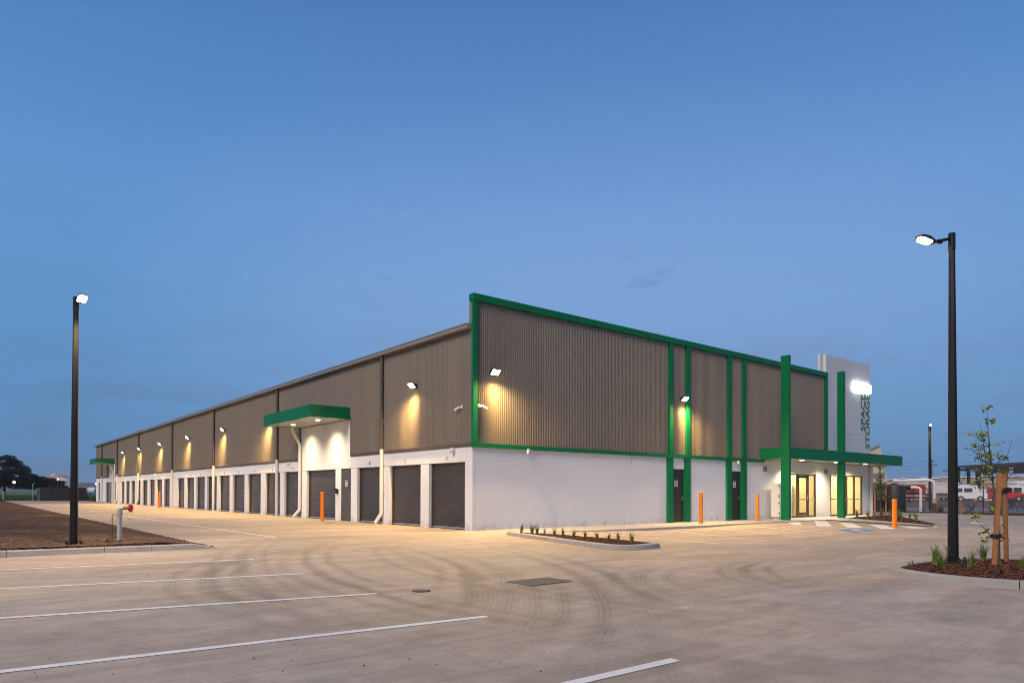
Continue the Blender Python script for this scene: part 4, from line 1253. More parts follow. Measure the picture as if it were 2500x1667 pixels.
tp = [(-.62, -3.35), (-.62, -3.85), (-.60, -4.05), (-.80, -4.6), (-.80, -5.0), (-.98, -5.55), (-.95, -5.9), (-.90, -6.3), (-.85, -6.7), (-1.05, -7.25), (-1.15, -7.7), (-1.02, -8.0)]
for i, (x, y) in enumerate(tp):
    tuft(x, y, 0.11, f'{ords[i]} grass tuft from the left in the long kerbed island before the white wall', 'tufts in the long island', 0.78)

k2 = bpy.data.objects.new('island_kerb', None); COL.objects.link(k2); k2['kind'] = 'structure'
I2 = [(-1.80, -14.12), (-2.06, -14.32), (-2.27, -14.62), (-2.44, -15.08), (-2.46, -15.54), (-2.36, -16.05), (-2.2, -16.9), (-1.9, -18.5), (-1.0, -19.6), (0.6, -19.6), (1.6, -18.4), (1.9, -16.5), (1.75, -15.2), (1.35, -14.55), (0.4, -14.10), (-0.9, -14.02)]
P2 = I2 if ccw(I2) else list(reversed(I2))
in2, hh2 = smooth_ring(inset_poly(P2, 0.18), [.115] * len(P2))
jn = [min(range(len(in2)), key=lambda i: (in2[i][0] - x) ** 2 + (in2[i][1] - y) ** 2) for x, y in ((-2.2, -16.05), (-2.0, -18.2), (0.5, -19.4), (1.7, -16.4), (0.9, -14.4), (-1.6, -14.2))]
kerb_sweep(in2, hh2, k2, jn)
z2f = bed('mulch_bed', inset_poly(in2, -0.02), 0.09, 0.055)
chips('bark_chips', in2, z2f, 24000, 0.0135)
for (x, y), lab in zip(((-0.80, -14.45), (-1.45, -14.80), (-1.15, -15.08), (0.66, -14.72), (-0.78, -15.66), (0.05, -14.42)),
                       ('grass tuft just left of the lamp post in the mulch island', 'short grass tuft in front of the lamp post foot', 'wide grass tuft midway between lamp post and staked tree', 'grass tuft behind the leaning tree stake', 'grass tuft at the right edge of the mulch island', 'grass tuft half hidden behind the lamp post')):
    tuft(x, y, 0.125, lab, 'tufts in the right island', 0.85)
for i in range(5):
    x, y = ((-1.75, -14.45), (-1.6, -14.38), (-1.3, -14.30), (-0.72, -15.22), (-0.52, -15.3))[i]
    lab = ('tiny weed at the tip of the right mulch island', 'tiny weed on the kerb edge near the island tip', 'tiny weed by the kerb left of the lamp post', 'low green weed at the foot of the leaning stake', 'second low green weed touching the leaning stake')[i]
    tag(tuft(x, y, 0.11, lab, 'weeds in the right island', 0.30), lab, 'weed')

# bed beside the entrance
k3 = bpy.data.objects.new('island_kerb', None); COL.objects.link(k3); k3['kind'] = 'structure'
I3 = [(22.62, -2.02), (21.0, -4.1), (18.6, -6.9), (17.3, -8.0), (16.98, -8.02), (17.3, -8.3), (18.1, -8.2), (22.0, -5.8), (26.0, -3.6), (29.9, -1.75), (27.0, -1.12), (24.6, -1.42)]
P3 = I3 if ccw(I3) else list(reversed(I3))
bedp = [(22.8, -2.1), (21.2, -4.05), (18.9, -6.75), (18.0, -7.65), (18.6, -7.55), (22.0, -5.5), (26.0, -3.35), (29.6, -1.75), (27.0, -1.2), (24.6, -1.5)]
for a, b in (((17.0, -8.05), (18.2, -8.05)), ((18.2, -8.05), (22.0, -5.75)), ((22.0, -5.75), (26.0, -3.55)), ((26.0, -3.55), (29.9, -1.85))):
    kerb_block(a, b, .05, .05, k3, w=.15, batter=.05)
z3f = bed('mulch_bed', bedp, -0.005, 0.10)
chips('bark_chips', bedp, z3f, 2200, 0.05)
bt = [((23.9, -1.9), 'small grass tuft next to the foot of the second green column'), ((24.9, -2.0), 'small grass tuft below the left part of the wide shop window'), ((25.9, -1.9), 'small grass tuft below the right part of the wide window'), ((27.3, -1.7), 'small grass tuft beside the cream pipe at the entrance end'),
      ((25.6, -2.9), 'grass tuft left of the slim staked sapling'), ((24.6, -3.6), 'grass clump just right of the slim sapling'), ((23.5, -4.0), 'second grass clump right of the slim sapling'), ((21.6, -5.0), 'bushy grass clump immediately behind the right bollard'), ((21.0, -5.6), 'bushy grass clump right of the right bollard'), ((20.2, -6.2), 'grass clump near the nose of the entrance bed')]
for (x, y), lab in bt: tuft(x, y, 0.07, lab, 'tufts in the entrance bed', 1.25)

# ------------------------------------------------------------------ saplings
def leaf_cluster(mb, c, n, size, rs, spread=0.07):
    for i in range(n):
        p = Vector(c) + Vector((rs.gauss(0, spread), rs.gauss(0, spread), rs.gauss(0, spread * .7)))
        d = Vector((rs.uniform(-1, 1), rs.uniform(-1, 1), rs.uniform(-.7, .5))).normalized(); s_ = d.cross(Vector((rs.uniform(-.4, .4), rs.uniform(-.4, .4), 1))).normalized(); L = size * rs.uniform(.7, 1.3); w = L * .36
        nrm = s_.cross(d)
        m0, m1, m2, m3 = p, p + d * L * .45 - nrm * L * .06, p + d * L - nrm * L * .22, None
        a = p + d * L * .40 + s_ * w + nrm * L * .05; b = p + d * L * .40 - s_ * w + nrm * L * .05
        mb.v += [tuple(m0), tuple(a), tuple(m2), tuple(b), tuple(m1)]
        k = len(mb.v) - 5
        mb.f += [(k, k + 1, k + 4), (k + 1, k + 2, k + 4), (k, k + 4, k + 3), (k + 4, k + 2, k + 3)]
TB = Vector((0.62, -14.97, 0.12))
sc_ = 1 / 149.0 / 6.535
def tp_(cx, cy, dep=0.0):
    """branch layout in the tree's own plane: cx along the branch spread, cy upwards"""
    u_ = 2300 + cx / 6.535; v_ = 960 + cy / 6.535
    return TB + Vector((0.779, -0.627, 0)) * ((u_ - 2439) / 139.5) + Vector((0, 0, (1368 - v_) / 139.5)) + Vector((0.627, 0.779, 0)) * dep
rs = random.Random(3)
tr = thing('staked_tree', 'young sparse-leaved tree tied between two timber stakes in the right island', 'tree', tuple(TB))
tk = MB().tube([TB + Vector((0, 0, -.05)), TB + Vector((-.02, 0, .5)), tp_(845, 1750), tp_(830, 1568), tp_(805, 1300), tp_(785, 1120), tp_(762, 900), tp_(748, 680), tp_(733, 480), tp_(722, 215)], [.024, .020, .018, .016, .014, .012, .009, .007, .005, .003], 7)
tk.obj('trunk', M_bark, tr, True)
BR = [[(805, 1390), (690, 1290), (600, 1150), (540, 970), (505, 690)], [(535, 940), (480, 880), (455, 860)], [(660, 1100), (610, 980), (575, 820)], [(785, 1120), (700, 930), (665, 620), (632, 440)], [(745, 690), (680, 640), (640, 610)], [(770, 1000), (700, 880), (650, 700)],
      [(800, 1140), (900, 1080), (965, 960), (975, 760)], [(798, 1010), (812, 870), (820, 820)], [(818, 1360), (910, 1230), (965, 1190)], [(822, 1400), (740, 1330), (660, 1290)], [(830, 1560), (760, 1450), (640, 1390)], [(700, 1230), (640, 1180), (600, 1165)],
      [(745, 540), (770, 520)], [(900, 1080), (940, 1040), (965, 1030)], [(870, 2400), (690, 2140), (520, 1940)], [(868, 2380), (760, 2250), (690, 2160)], [(868, 2420), (990, 2330)], [(866, 2250), (960, 2180)]]
brm = MB()
for b in BR:
    dd = rs.uniform(-.22, .22)
    pts = [tp_(x, y, dd * i / (len(b) - 1)) for i, (x, y) in enumerate(b)]
    brm.tube(pts, [.008 - .0055 * i / (len(pts) - 1) for i in range(len(pts))], 5)
brm.obj('branches', M_bark, tr, True)
lf = MB()
for (x, y), n in (((505, 655), 5), ((545, 660), 3), ((580, 800), 6), ((455, 850), 6), ((480, 845), 3), ((650, 625), 5), ((715, 615), 4), ((650, 685), 7), ((690, 735), 3), ((720, 205), 4), ((760, 215), 2), ((705, 240), 2), ((725, 440), 6), ((780, 440), 5), ((700, 400), 2), ((840, 815), 6), ((790, 810), 3), ((850, 940), 4), ((640, 1010), 9), ((560, 1020), 5), ((575, 970), 4), ((930, 1010), 5), ((960, 1040), 5), ((620, 1160), 8), ((580, 1190), 4), ((740, 850), 5), ((730, 960), 6), ((790, 1070), 9), ((810, 1030), 5), ((800, 1120), 7), ((700, 1220), 7), ((720, 1280), 7), ((760, 1270), 4), ((960, 1200), 7), ((985, 1215), 3), ((590, 1380), 8), ((610, 1420), 6), ((660, 1410), 5), ((1060, 1510), 6), ((760, 1260), 3), ((690, 880), 3), ((690, 980), 3)):
    leaf_cluster(lf, tp_(x, y, rs.uniform(-.12, .12)), n + 3, 0.075, rs, 0.026)
for (x, y), n in (((800, 1790), 7), ((770, 1830), 5), ((900, 1950), 6), ((950, 2100), 4), ((540, 1940), 6), ((510, 1960), 4), ((930, 2230), 6), ((690, 2170), 6), ((640, 2200), 4), ((1000, 2330), 6), ((1040, 2330), 5), ((880, 2020), 4), ((690, 2300), 5), ((720, 2330), 4), ((940, 2280), 5)):
    leaf_cluster(lf, tp_(x, y, rs.uniform(-.05, .05)), n + 3, 0.078, rs, 0.028)
lf.obj('leaves', M_leaf, tr)
sk = thing('tree_stake', 'leaning square timber stake left of the young tree', 'stake', (-0.44, -15.2, 0.10), 'timber stakes at the young tree')
MB().bar((-0.45, -15.20, 0.02), (-0.385, -15.27, 1.62), 0.060).obj('post', M_timber, sk, bevel=.004)
MB().bar((-0.43, -15.22, 0.62), (0.60, -14.97, 0.64), 0.012, 0.055).bar((-0.445, -15.27, 0.61), (-0.39, -15.17, 0.61), 0.095, 0.065).obj('tie', M_tie, sk)
sk = thing('tree_stake', 'upright square timber stake right of the young tree', 'stake', (0.68, -15.06, 0.10), 'timber stakes at the young tree')
MB().bar((0.68, -15.06, 0.02), (0.635, -15.05, 1.70), 0.058).obj('post', M_timber, sk, bevel=.004)
MB().bar((-0.40, -15.25, 1.27), (0.64, -15.06, 1.36), 0.014, 0.075).bar((0.61, -15.12, 1.36), (0.69, -15.0, 1.36), 0.09, 0.08).obj('tie', M_tie, sk)

def slim_tree(x, y, z, h, label):
    t = thing('slim_sapling', label, 'tree', (x, y, z)); r_ = random.Random(11)
    MB().tube([(x, y, z), (x + .03, y, z + h * .5), (x, y, z + h)], [.03, .02, .006], 6).obj('trunk', M_bark, t, True)
    l_ = MB(); b_ = MB()
    for i in range(70):
        q = r_.uniform(.28, 1.0); a = r_.uniform(0, 6.28); d = (0.34 if q < .55 else 0.2) * r_.uniform(.2, 1)
        c = (x + d * math.cos(a), y + d * math.sin(a), z + h * q)
        b_.tube([(x, y, z + h * q - .2), c], [.006, .003], 4)
        leaf_cluster(l_, c, 9, .10, r_, .09)
    b_.obj('branches', M_bark, t); l_.obj('leaves', M_leafdark, t)
slim_tree(25.6, -2.35, 0.05, 3.0, 'slim leafy sapling between two thin stakes at the entrance bed')
for dx, lab in ((-.28, 'thin timber stake left of the slim sapling'), (.30, 'thin timber stake right of the slim sapling')):
    s = thing('tree_stake', lab, 'stake', (25.6 + dx * .78, -2.35 - dx * .63, 0.03), 'thin stakes at the slim sapling')
    MB().bar((25.6 + dx * .78, -2.35 - dx * .63, 0.0), (25.6 + dx * .85, -2.35 - dx * .68, 1.95), .05).obj('post', M_timber, s)
    MB().bar((25.6 + dx * .78, -2.35 - dx * .63, 0.85), (25.6, -2.35, 0.85), .03, .08).obj('tie', M_tie, s)

# ------------------------------------------------------------------ dirt strip and standpipe on the left
def hash2(i, j, s=0):
    return random.Random(i * 7349 + j * 912 + s * 77).random()
def vnoise(x, y, s=0):
    i, j = math.floor(x), math.floor(y); fx, fy = S(x - i), S(y - j)
    return (hash2(i, j, s) * (1 - fx) + hash2(i + 1, j, s) * fx) * (1 - fy) + (hash2(i, j + 1, s) * (1 - fx) + hash2(i + 1, j + 1, s) * fx) * fy
def dz(x, y):
    e = S((-8.97 - x) / 1.3); f_ = S((y - ky(x) - 0.02) / 0.5)
    return 0.02 + 0.075 * (1 - f_) * (1 if x < -9.4 else 0.4) + e * (0.045 + 0.10 * vnoise(x * .45, y * .30) + 0.07 * vnoise(x * 1.3, y * 1.1, 1) + 0.035 * vnoise(x * 4, y * 4, 2) * f_ + 0.02 * vnoise(x * 9, y * 9, 3)) * (0.45 + 0.55 * f_)
mb = MB()
yl = [0.0]
while yl[-1] < 96.2: yl.append(yl[-1] + 0.10 * (1 + yl[-1] * 0.10))
xl = [0.0]
while xl[-1] < 24: xl.append(xl[-1] + 0.11 * (1 + max(0, xl[-1] - 4) * .12))
for y in yl:
    for x in xl:
        X = -8.951 - x; Y = ky(X) + 0.005 + y
        mb.v.append((X, Y, dz(X, Y) - (0.12 if y == 0 else 0)))
nx_ = len(xl)
for j in range(len(yl) - 1):
    for i in range(nx_ - 1):
        a = j * nx_ + i
        mb.f.append((a, a + 1, a + nx_ + 1, a + nx_))
tag(mb.obj('dirt_ground', M_dirt, None, True), kind='structure')
def pebble_field(name, n, gen, m, s0, s1):
    mb = MB(); r_ = random.Random(5)
    for i in range(n):
        x, y, z = gen(r_); s = r_.uniform(s0, s1) * (1 if r_.random() < .85 else 1.8)
        k = len(mb.v)
        for q in ((1, 0, 0), (0, 1, 0), (-1, 0, 0), (0, -1, 0), (0, 0, .8), (0, 0, -.5)):
            mb.v.append((x + q[0] * s * r_.uniform(.6, 1.2), y + q[1] * s * r_.uniform(.6, 1.2), z + q[2] * s * r_.uniform(.6, 1.1)))
        for a, b in ((0, 1), (1, 2), (2, 3), (3, 0)):
            mb.f += [(k + a, k + b, k + 4), (k + b, k + a, k + 5)]
    return tag(mb.obj(name, m), kind='stuff')
def gen_d(r_):
    x = r_.uniform(-16, -9.1); y = ky(x) + 0.05 + r_.random() ** 2.2 * 3.5; return x, y, dz(x, y)
pebble_field('dirt_stones', 3200, gen_d, M_stone, .008, .030)
def gen_e(r_):
    y = -2 + r_.random() ** 1.5 * 30; return -8.99 - abs(r_.gauss(0, .25)), y, dz(-9.2, y) * .4 + .02
pebble_field('edge_clods', 500, gen_e, M_stone, .01, .03)
def gen_c(r_):
    if r_.random() < .55: x, y = r_.gauss(-13.0, 2.4), r_.gauss(-14.4, 1.2)
    else: x, y = r_.uniform(-15, 4), r_.uniform(-17, -4)
    return x, y, zg(x, y) + .003
pebble_field('pebbles', 420, gen_c, M_pebble, .002, .007)

def standpipe(x, y, z, h, r, label, full=True):
    t = thing('fire_standpipe', label, 'standpipe', (x, y, z), 'fire standpipes')
    MB().lathe([(r * 1.02, -.05), (r * 1.02, h * .16)], (x, y, z), 16).obj('base_sleeve', M_doorgrey, t, True)
    MB().lathe([(r, h * .14), (r, h * .86)], (x, y, z), 18).lathe([(r * 1.35, h * .80), (r * 1.35, h * .835)], (x, y, z), 18).lathe([(r * 1.15, h * .15), (r * 1.15, h * .185)], (x, y, z), 18).obj('riser', M_galv, t, True)
    d = Vector((0.82, -0.57, 0)); p = Vector((x, y, z + h * .84)); Z = Vector((0, 0, 1))
    MB().tube([p, p + Z * h * .07, p + Z * h * .11 + d * .03, p + Z * h * .12 + d * .10], [r, r * 1.1, r * 1.05, r * .95], 14).lathe([(r * .5, 0), (r * .5, h * .06)], (x + d.x * .04, y + d.y * .04, z + h * .95), 8).obj('elbow', M_galv, t, True)
    v0 = p + Z * h * .12 + d * .10
    MB().tube([v0, v0 + d * .09], .038, 12).obj('valve', M_brass, t, True)
    for k, (off, ax, nm) in enumerate(((d * .10 + Vector((.35, .45, 0)) * .10, Vector((0.35, -.9, .15)), 'hand_wheel'), (d * .15 - Vector((.35, .45, 0)) * .06, Vector((0.5, -.8, .1)), 'hand_wheel'))):
        c = v0 + off - Z * .02 * k
        w = MB().torus(c, ax, .062, .011, 22, 6)
        axn = ax.normalized(); e1 = axn.orthogonal().normalized(); e2 = axn.cross(e1)
        for q in range(5):
            a = 2 * math.pi * q / 5; w.tube([c, c + (e1 * math.cos(a) + e2 * math.sin(a)) * .06], .006, 5)
        w.tube([c - axn * .03, c + axn * .03], .018, 8)
        w.obj(nm, M_red, t, True)
        MB().tube([v0 + d * .06, c], .02, 8).obj('valve_stem', M_red, t, True)
    MB().tube([(x - .0, y, z + h * .78), (x - .12, y + .09, z + h * .79), (x - .13, y + .10, z + h * .76), (x - .125, y + .10, z - .02)], .009, 6).obj('stay_rod', M_rust, t, True)
    ch = MB().torus(v0 + d * .12 - Z * .17, (.5, -.8, 0), .085, .003, 24, 4); ch.obj('cap_chain', M_brass, t)
standpipe(-10.78, -1.72, 0.09, 0.88, .052, 'grey fire standpipe with red hand wheels beside the kerb')
standpipe(-8.9, 93.2, 0.05, 1.15, .09, 'distant pale standpipe at the far left edge of the field')
wd = tag(tuft(-11.02, -1.66, 0.12, 'leafy green weed at the foot of the near standpipe', 'weeds by the standpipe', 0.7), 'leafy green weed at the foot of the near standpipe', 'weed')
w_ = MB(); r_ = random.Random(9)
for i in range(40):
    leaf_cluster(w_, (-11.0 + r_.gauss(0, .07), -1.66 + r_.gauss(0, .05), .12 + abs(r_.gauss(0, .09))), 4, .035, r_, .02)
tag(w_.obj('green_weed', M_leafdark), 'broad-leaved weed clump touching the standpipe sleeve', 'weed', 'weeds by the standpipe')

# drains
gr = thing('drain_grate', 'large rectangular steel drain grate in the concrete', 'drain grate', (-6.97, -11.46, 0))
GX0, GX1, GY0, GY1 = -7.36, -6.58, -11.72, -11.20
for a, b in (((GX0, GY1), (GX1, GY1)), ((GX0, GY0), (GX1, GY0)), ((GX0, GY1), (GX0, GY0)), ((GX1, GY1), (GX1, GY0)), (((GX0 + GX1) / 2, GY1), ((GX0 + GX1) / 2, GY0))):
    MB().bar((*a, .007), (*b, .007), .03, .014).obj('grate_frame', M_grate, gr)
bars = MB(); k = 0
while GX0 + .02 + k * .034 < GX1 - .02:
    x = GX0 + .02 + k * .034; bars.box(x, x + .013, GY0 + .01, GY1 - .01, .004, .012); k += 1
bars.obj('bars', M_grate, gr)
MB().box(GX0, GX1, GY0, GY1, .001, .005).obj('pit_shade', M_hole, gr)  # flat black sheet on the slab; the drain's inner shade is painted, no recess
mh = thing('manhole_cover', 'small round rusty cover in the concrete left of the grate', 'manhole cover', (-8.81, -11.21, 0))
MB().lathe([(.10, .001), (.10, .008)], (-8.81, -11.21, 0), 24).obj('lid', M_rust, mh)
MB().lathe([(.125, .0005), (.125, .005)], (-8.81, -11.21, 0), 24).obj('rim', M_hole, mh)
mh = thing('manhole_cover', 'small round cover in front of the grey door near the wide roller door', 'manhole cover', (-1.35, 8.3, 0))
MB().lathe([(.22, .001), (.22, .007)], (-1.35, 8.3, 0), 24).obj('lid', M_rust, mh)

# ------------------------------------------------------------------ far left: field, enclosure, trees, tank, hills
def blades(name, n, gen, h0, h1, m, w):
    mb = MB(); r_ = random.Random(21)
    for i in range(n):
        x, y, z = gen(r_); h = r_.uniform(h0, h1); a = r_.uniform(0, 6.28); dx, dy = math.cos(a) * w, math.sin(a) * w; lx, ly = r_.gauss(0, .2) * h, r_.gauss(0, .2) * h
        mb.v += [(x - dx, y - dy, z), (x + dx, y + dy, z), (x + lx, y + ly, z + h)]; k = len(mb.v) - 3; mb.f.append((k, k + 1, k + 2))
    return tag(mb.obj(name, m), kind='stuff')
blades('tall_grass', 16000, lambda r_: (r_.uniform(-34, 9), 96.0 + r_.random() ** 1.8 * 60, -.25), .5, 1.05, M_field, .05)
sh = thing('bin_enclosure', 'dark ribbed steel enclosure at the far end of the yard', 'enclosure', (-2.4, 93, 0))
x = -5.08
while x < 0.1:
    MB().box(x, x + .235, 91.0, 91.04, 0, 1.74).box(x + .07, x + .165, 90.95, 91.0, 0, 1.74).obj('steel_sheet', M_shed, sh)
    x += .24
y = 91.06
while y < 95.2:
    MB().box(-5.12, -5.08, y, y + .27, 0, 1.74).obj('steel_sheet', M_shed, sh); MB().box(.11, .15, y, y + .27, 0, 1.74).obj('steel_sheet', M_shed, sh); y += .275
MB().box(-5.13, .16, 90.98, 91.06, 1.742, 1.79).obj('top_rail', M_shed, sh)
for i, (x, lab) in enumerate(((-5.6, 'thin pale fence post left of the dark enclosure'), (0.9, 'thin dark fence post right of the dark enclosure'))):
    p = thing('fence_post', lab, 'fence post', (x, 95.6, 0)); MB().tube([(x, 95.6, -.2), (x, 95.6, 2.25)], .035, 8).obj('post', M_galv if i == 0 else M_fence, p); MB().tube([(x, 95.6, 2.1), (x + .25, 95.6, 2.45)], .025, 6).obj('arm', M_galv if i == 0 else M_fence, p)

def gum(x, y, H, lumps, label, seed):
    r_ = random.Random(seed); t = thing('gum_tree', label, 'tree', (x, y, -.25))
    tk = MB().tube([(x, y, -.3), (x + .2, y, H * .25), (x - .1, y, H * .45), (x + .3, y, H * .7)], [H * .035, H * .028, H * .02, H * .01], 8); lf_ = MB()
    for (dx, z, rx, rz) in lumps:
        c = Vector((x + dx, y + r_.uniform(-1.5, 1.5), z))
        tk.tube([(x, y, H * .28), ((x + c.x) / 2, y, (H * .28 + z) / 2 + .3), tuple(c)], [H * .014, H * .009, H * .004], 5)
        for i in range(int(420 * rx * rz) + 120):
            v = Vector((r_.gauss(0, 1), r_.gauss(0, 1), r_.gauss(0, 1))).normalized() * (r_.random() ** .4)
            p = c + Vector((v.x * rx, v.y * rx, v.z * rz)); d = Vector((r_.uniform(-1, 1), r_.uniform(-1, 1), r_.uniform(-1, 1))).normalized(); e_ = d.orthogonal().normalized(); s_ = r_.uniform(.10, .26)
            lf_.quad(p - d * s_, p + e_ * s_ * .5, p + d * s_, p - e_ * s_ * .5)
    tk.obj('trunk', M_gumbark, t); lf_.obj('crown', M_gum, t)
gum(-4.6, 196, 10, [(-1.8, 9.2, 1.6, .9), (.8, 9.5, 1.9, .9), (2.2, 8.3, 1.9, 1.1), (.2, 7.9, 1.6, .9), (3.8, 6.6, 2.0, 1.4), (1.2, 6.2, 2.4, 1.2), (-1.8, 5.9, 1.6, 1.1), (4.6, 5.0, 1.9, 1.3), (0, 4.2, 3.2, 1.5), (3.0, 3.2, 3.0, 1.5), (-2.5, 3.0, 2.6, 1.5), (5.0, 2.8, 1.6, 1.2)], 'tall dark gum tree with layered crown at the far left', 2)
gum(-9.4, 192, 9, [(-1.5, 7.6, 1.5, .8), (.9, 7.2, 1.5, .7), (-.5, 5.6, 2.0, 1.0), (1.2, 4.4, 2.2, 1.2), (-1.6, 3.4, 2.6, 1.5), (2.0, 2.6, 2.4, 1.4)], 'dark gum tree cut by the left picture edge', 4)
gum(3.4, 199, 6, [(-1.4, 4.8, 1.2, 1.0), (.2, 4.2, 1.8, 1.0), (2.4, 4.0, 1.8, .9), (4.3, 3.5, 1.5, .7), (1.0, 2.8, 2.6, 1.2), (3.5, 2.4, 1.6, .9), (-1.6, 2.9, 1.8, 1.3), (5.2, 2.4, 1.0, .6)], 'low spreading dark tree in front of the pale storage tank', 6)
si = thing('storage_tank', 'large pale cylindrical tank with a reddish domed roof', 'tank', (24.4, 379, -.25))
MB().lathe([(5.6, 0), (5.6, 7.9)], (24.4, 384, -.25), 40).obj('shell', M_silo, si, True)
MB().lathe([(5.6, 7.92), (4.9, 8.55), (3.6, 9.2), (2.0, 9.6), (.6, 9.75)], (24.4, 384, -.25), 40).obj('dome', M_silotop, si, True)
MB().torus((24.4, 384, 7.66), (0, 0, 1), 5.66, .08, 40, 6).obj('rim_rail', M_silo, si)
for dx, z in ((-2.6, 9.0), (-1.6, 9.4)): MB().box(24.4 + dx - .06, 24.4 + dx + .06, 378.2, 378.4, z, z + .14).obj('beacon', M_lit, si)
wb = thing('white_tanks', 'distant small white rounded tank beyond the enclosure', 'tank', (24.5, 279, -.25))
MB().tube([(22.6, 279, 1.2), (23.0, 279, 1.4), (26.0, 278.4, 1.4), (26.4, 278.3, 1.2)], [.9, 1.35, 1.35, .9], 16).obj('vessel', M_truckw, wb, True); MB().box(23, 23.4, 278, 280, -.3, .3).box(25.4, 25.8, 278, 279.5, -.3, .3).obj('saddle', M_silo, wb)
for (x, y, z, w, nm, lab) in ((-4.9, 149, 2.9, M_lens, 'street_light', 'small glowing orange street light before the gum trees'), (18.9, 336, 6.0, M_lit, 'yard_light', 'left of two tiny white lights beside the pale tank'), (20.1, 335.6, 6.0, M_lit, 'yard_light', 'right of two tiny white lights beside the pale tank')):
    t = thing(nm, lab, 'light', (x, y, -.25)); MB().tube([(x, y, -.3), (x, y, z)], .05, 6).obj('pole', M_wood, t); k = 1.6 if y > 300 else 1.0; MB().box(x - .16 * k, x + .16 * k, y - .18, y, z, z + .26 * k).obj('lens', w, t)
spot('yard_light_lamp', (19.5, 336.5, 6.3), (4.9, 47, -2.5), 26000, 60, 0.8, 0.3, (1.0, 0.93, 0.82))
hm = MB(); hp = []
for i in range(61):
    a = R(70) + (R(112) - R(70)) * i / 60; D_ = 3000
    h = 14 + 26 * math.exp(-((i - 26) / 11) ** 2) + 10 * math.exp(-((i - 44) / 9) ** 2) + 3 * vnoise(i * .4, 0, 5)
    hp.append((CAM.x + math.cos(a) * D_, CAM.y + math.sin(a) * D_, h))
for i in range(60):
    a, b = hp[i], hp[i + 1]
    hm.quad((a[0] - (a[0] - CAM.x) * .12, a[1] - (a[1] - CAM.y) * .12, -2), (b[0] - (b[0] - CAM.x) * .12, b[1] - (b[1] - CAM.y) * .12, -2), b, a)
    hm.quad(a, b, (b[0] + (b[0] - CAM.x) * .12, b[1] + (b[1] - CAM.y) * .12, -2), (a[0] + (a[0] - CAM.x) * .12, a[1] + (a[1] - CAM.y) * .12, -2))
tag(hm.obj('hills', M_hill, None, True), kind='structure')

# evening air: one closed box of even, thin haze round everything
hz = MB().box(-4400, 4400, -4400, 4400, -1.3, 62).obj('haze', None)
hzm = bpy.data.materials.new('haze_air'); hzm.use_nodes = True; hn = hzm.node_tree; hn.nodes.clear()
ho = hn.nodes.new('ShaderNodeOutputMaterial'); hv = hn.nodes.new('ShaderNodeVolumePrincipled')
hv.inputs['Density'].default_value = 0.00012; hv.inputs['Color'].default_value = (0.82, 0.90, 1.0, 1)
hn.links.new(hv.outputs[0], ho.inputs['Volume']); hz.data.materials.append(hzm)
tag(hz, kind='stuff')

# ------------------------------------------------------------------ far right: neighbouring site, laid out on its own street grid
def F(Z, X, z=0.0):
    return Vector((CAM.x + 0.6268 * Z + 0.7792 * X, CAM.y + 0.7792 * Z - 0.6268 * X, z))
def fbox(mb, Z0, Z1, X0, X1, z0, z1):
    c = F((Z0 + Z1) / 2, (X0 + X1) / 2, (z0 + z1) / 2)
    return mb.obox(c, (0.6268, 0.7792, 0), (0.7792, -0.6268, 0), (0, 0, 1), (Z1 - Z0) / 2, abs(X1 - X0) / 2, (z1 - z0) / 2)
def sheet(name, m, Z0, Z1, X0, X1, z):
    mb = MB().poly([F(Z0, X0, z), F(Z0, X1, z), F(Z1, X1, z), F(Z1, X0, z)]); return tag(mb.obj(name, m), kind='structure')
sheet('road', M_asphalt, 49.5, 68, 27, 140, -0.10)
sheet('road_verge', M_verge, 68, 100, 27, 180, -0.08)
sheet('truck_yard', M_verge, 100, 190, 50, 240, -0.06)
tag(MB().prism([(38.42, 15), (38.42, -26), (43.6, -26), (43.6, -2.3), (41.9, 2.4), (37.5, 12), (38.42, 15)][:-1], -0.2, -0.02).obj('verge_mulch', M_mulch), kind='structure')

# chain-link fence
fe = thing('chain_fence', 'chain-link fence with black posts along the right boundary', 'fence', (42.8, -0.8, 0))
fa, fb_ = Vector((39.5, 6.6, 0)), Vector((50.0, -15.0, 0))
fd = (fb_ - fa); fL = fd.length; fd.normalize()
k = 0.0
while k < fL:
    p = fa + fd * k; MB().tube([p + Vector((0, 0, -.1)), p + Vector((0, 0, 2.15))], .034, 8).obj('post', M_fence, fe); k += 3.1
MB().tube([fa + Vector((0, 0, 2.0)), fb_ + Vector((0, 0, 2.0))], .014, 6).tube([fa + Vector((0, 0, .03)), fb_ + Vector((0, 0, .03))], .008, 5).obj('rail', M_fence, fe)
cm_ = MB(); st_ = .14; i = 0
while i * st_ < fL + 2:
    for sg in (1, -1):
        a0 = i * st_; b0 = a0 + sg * 1.96
        za, zb_ = .03, 1.99
        def cl_(s, zz, s2, z2):
            return s, zz
        if -0.01 <= a0 <= fL and 0 <= b0 <= fL:
            cm_.tube([fa + fd * a0 + Vector((0, 0, za)), fa + fd * b0 + Vector((0, 0, zb_))], .0035, 3, False)
    i += 1
tag(cm_.obj('wire_mesh', M_galv, fe), kind='stuff')

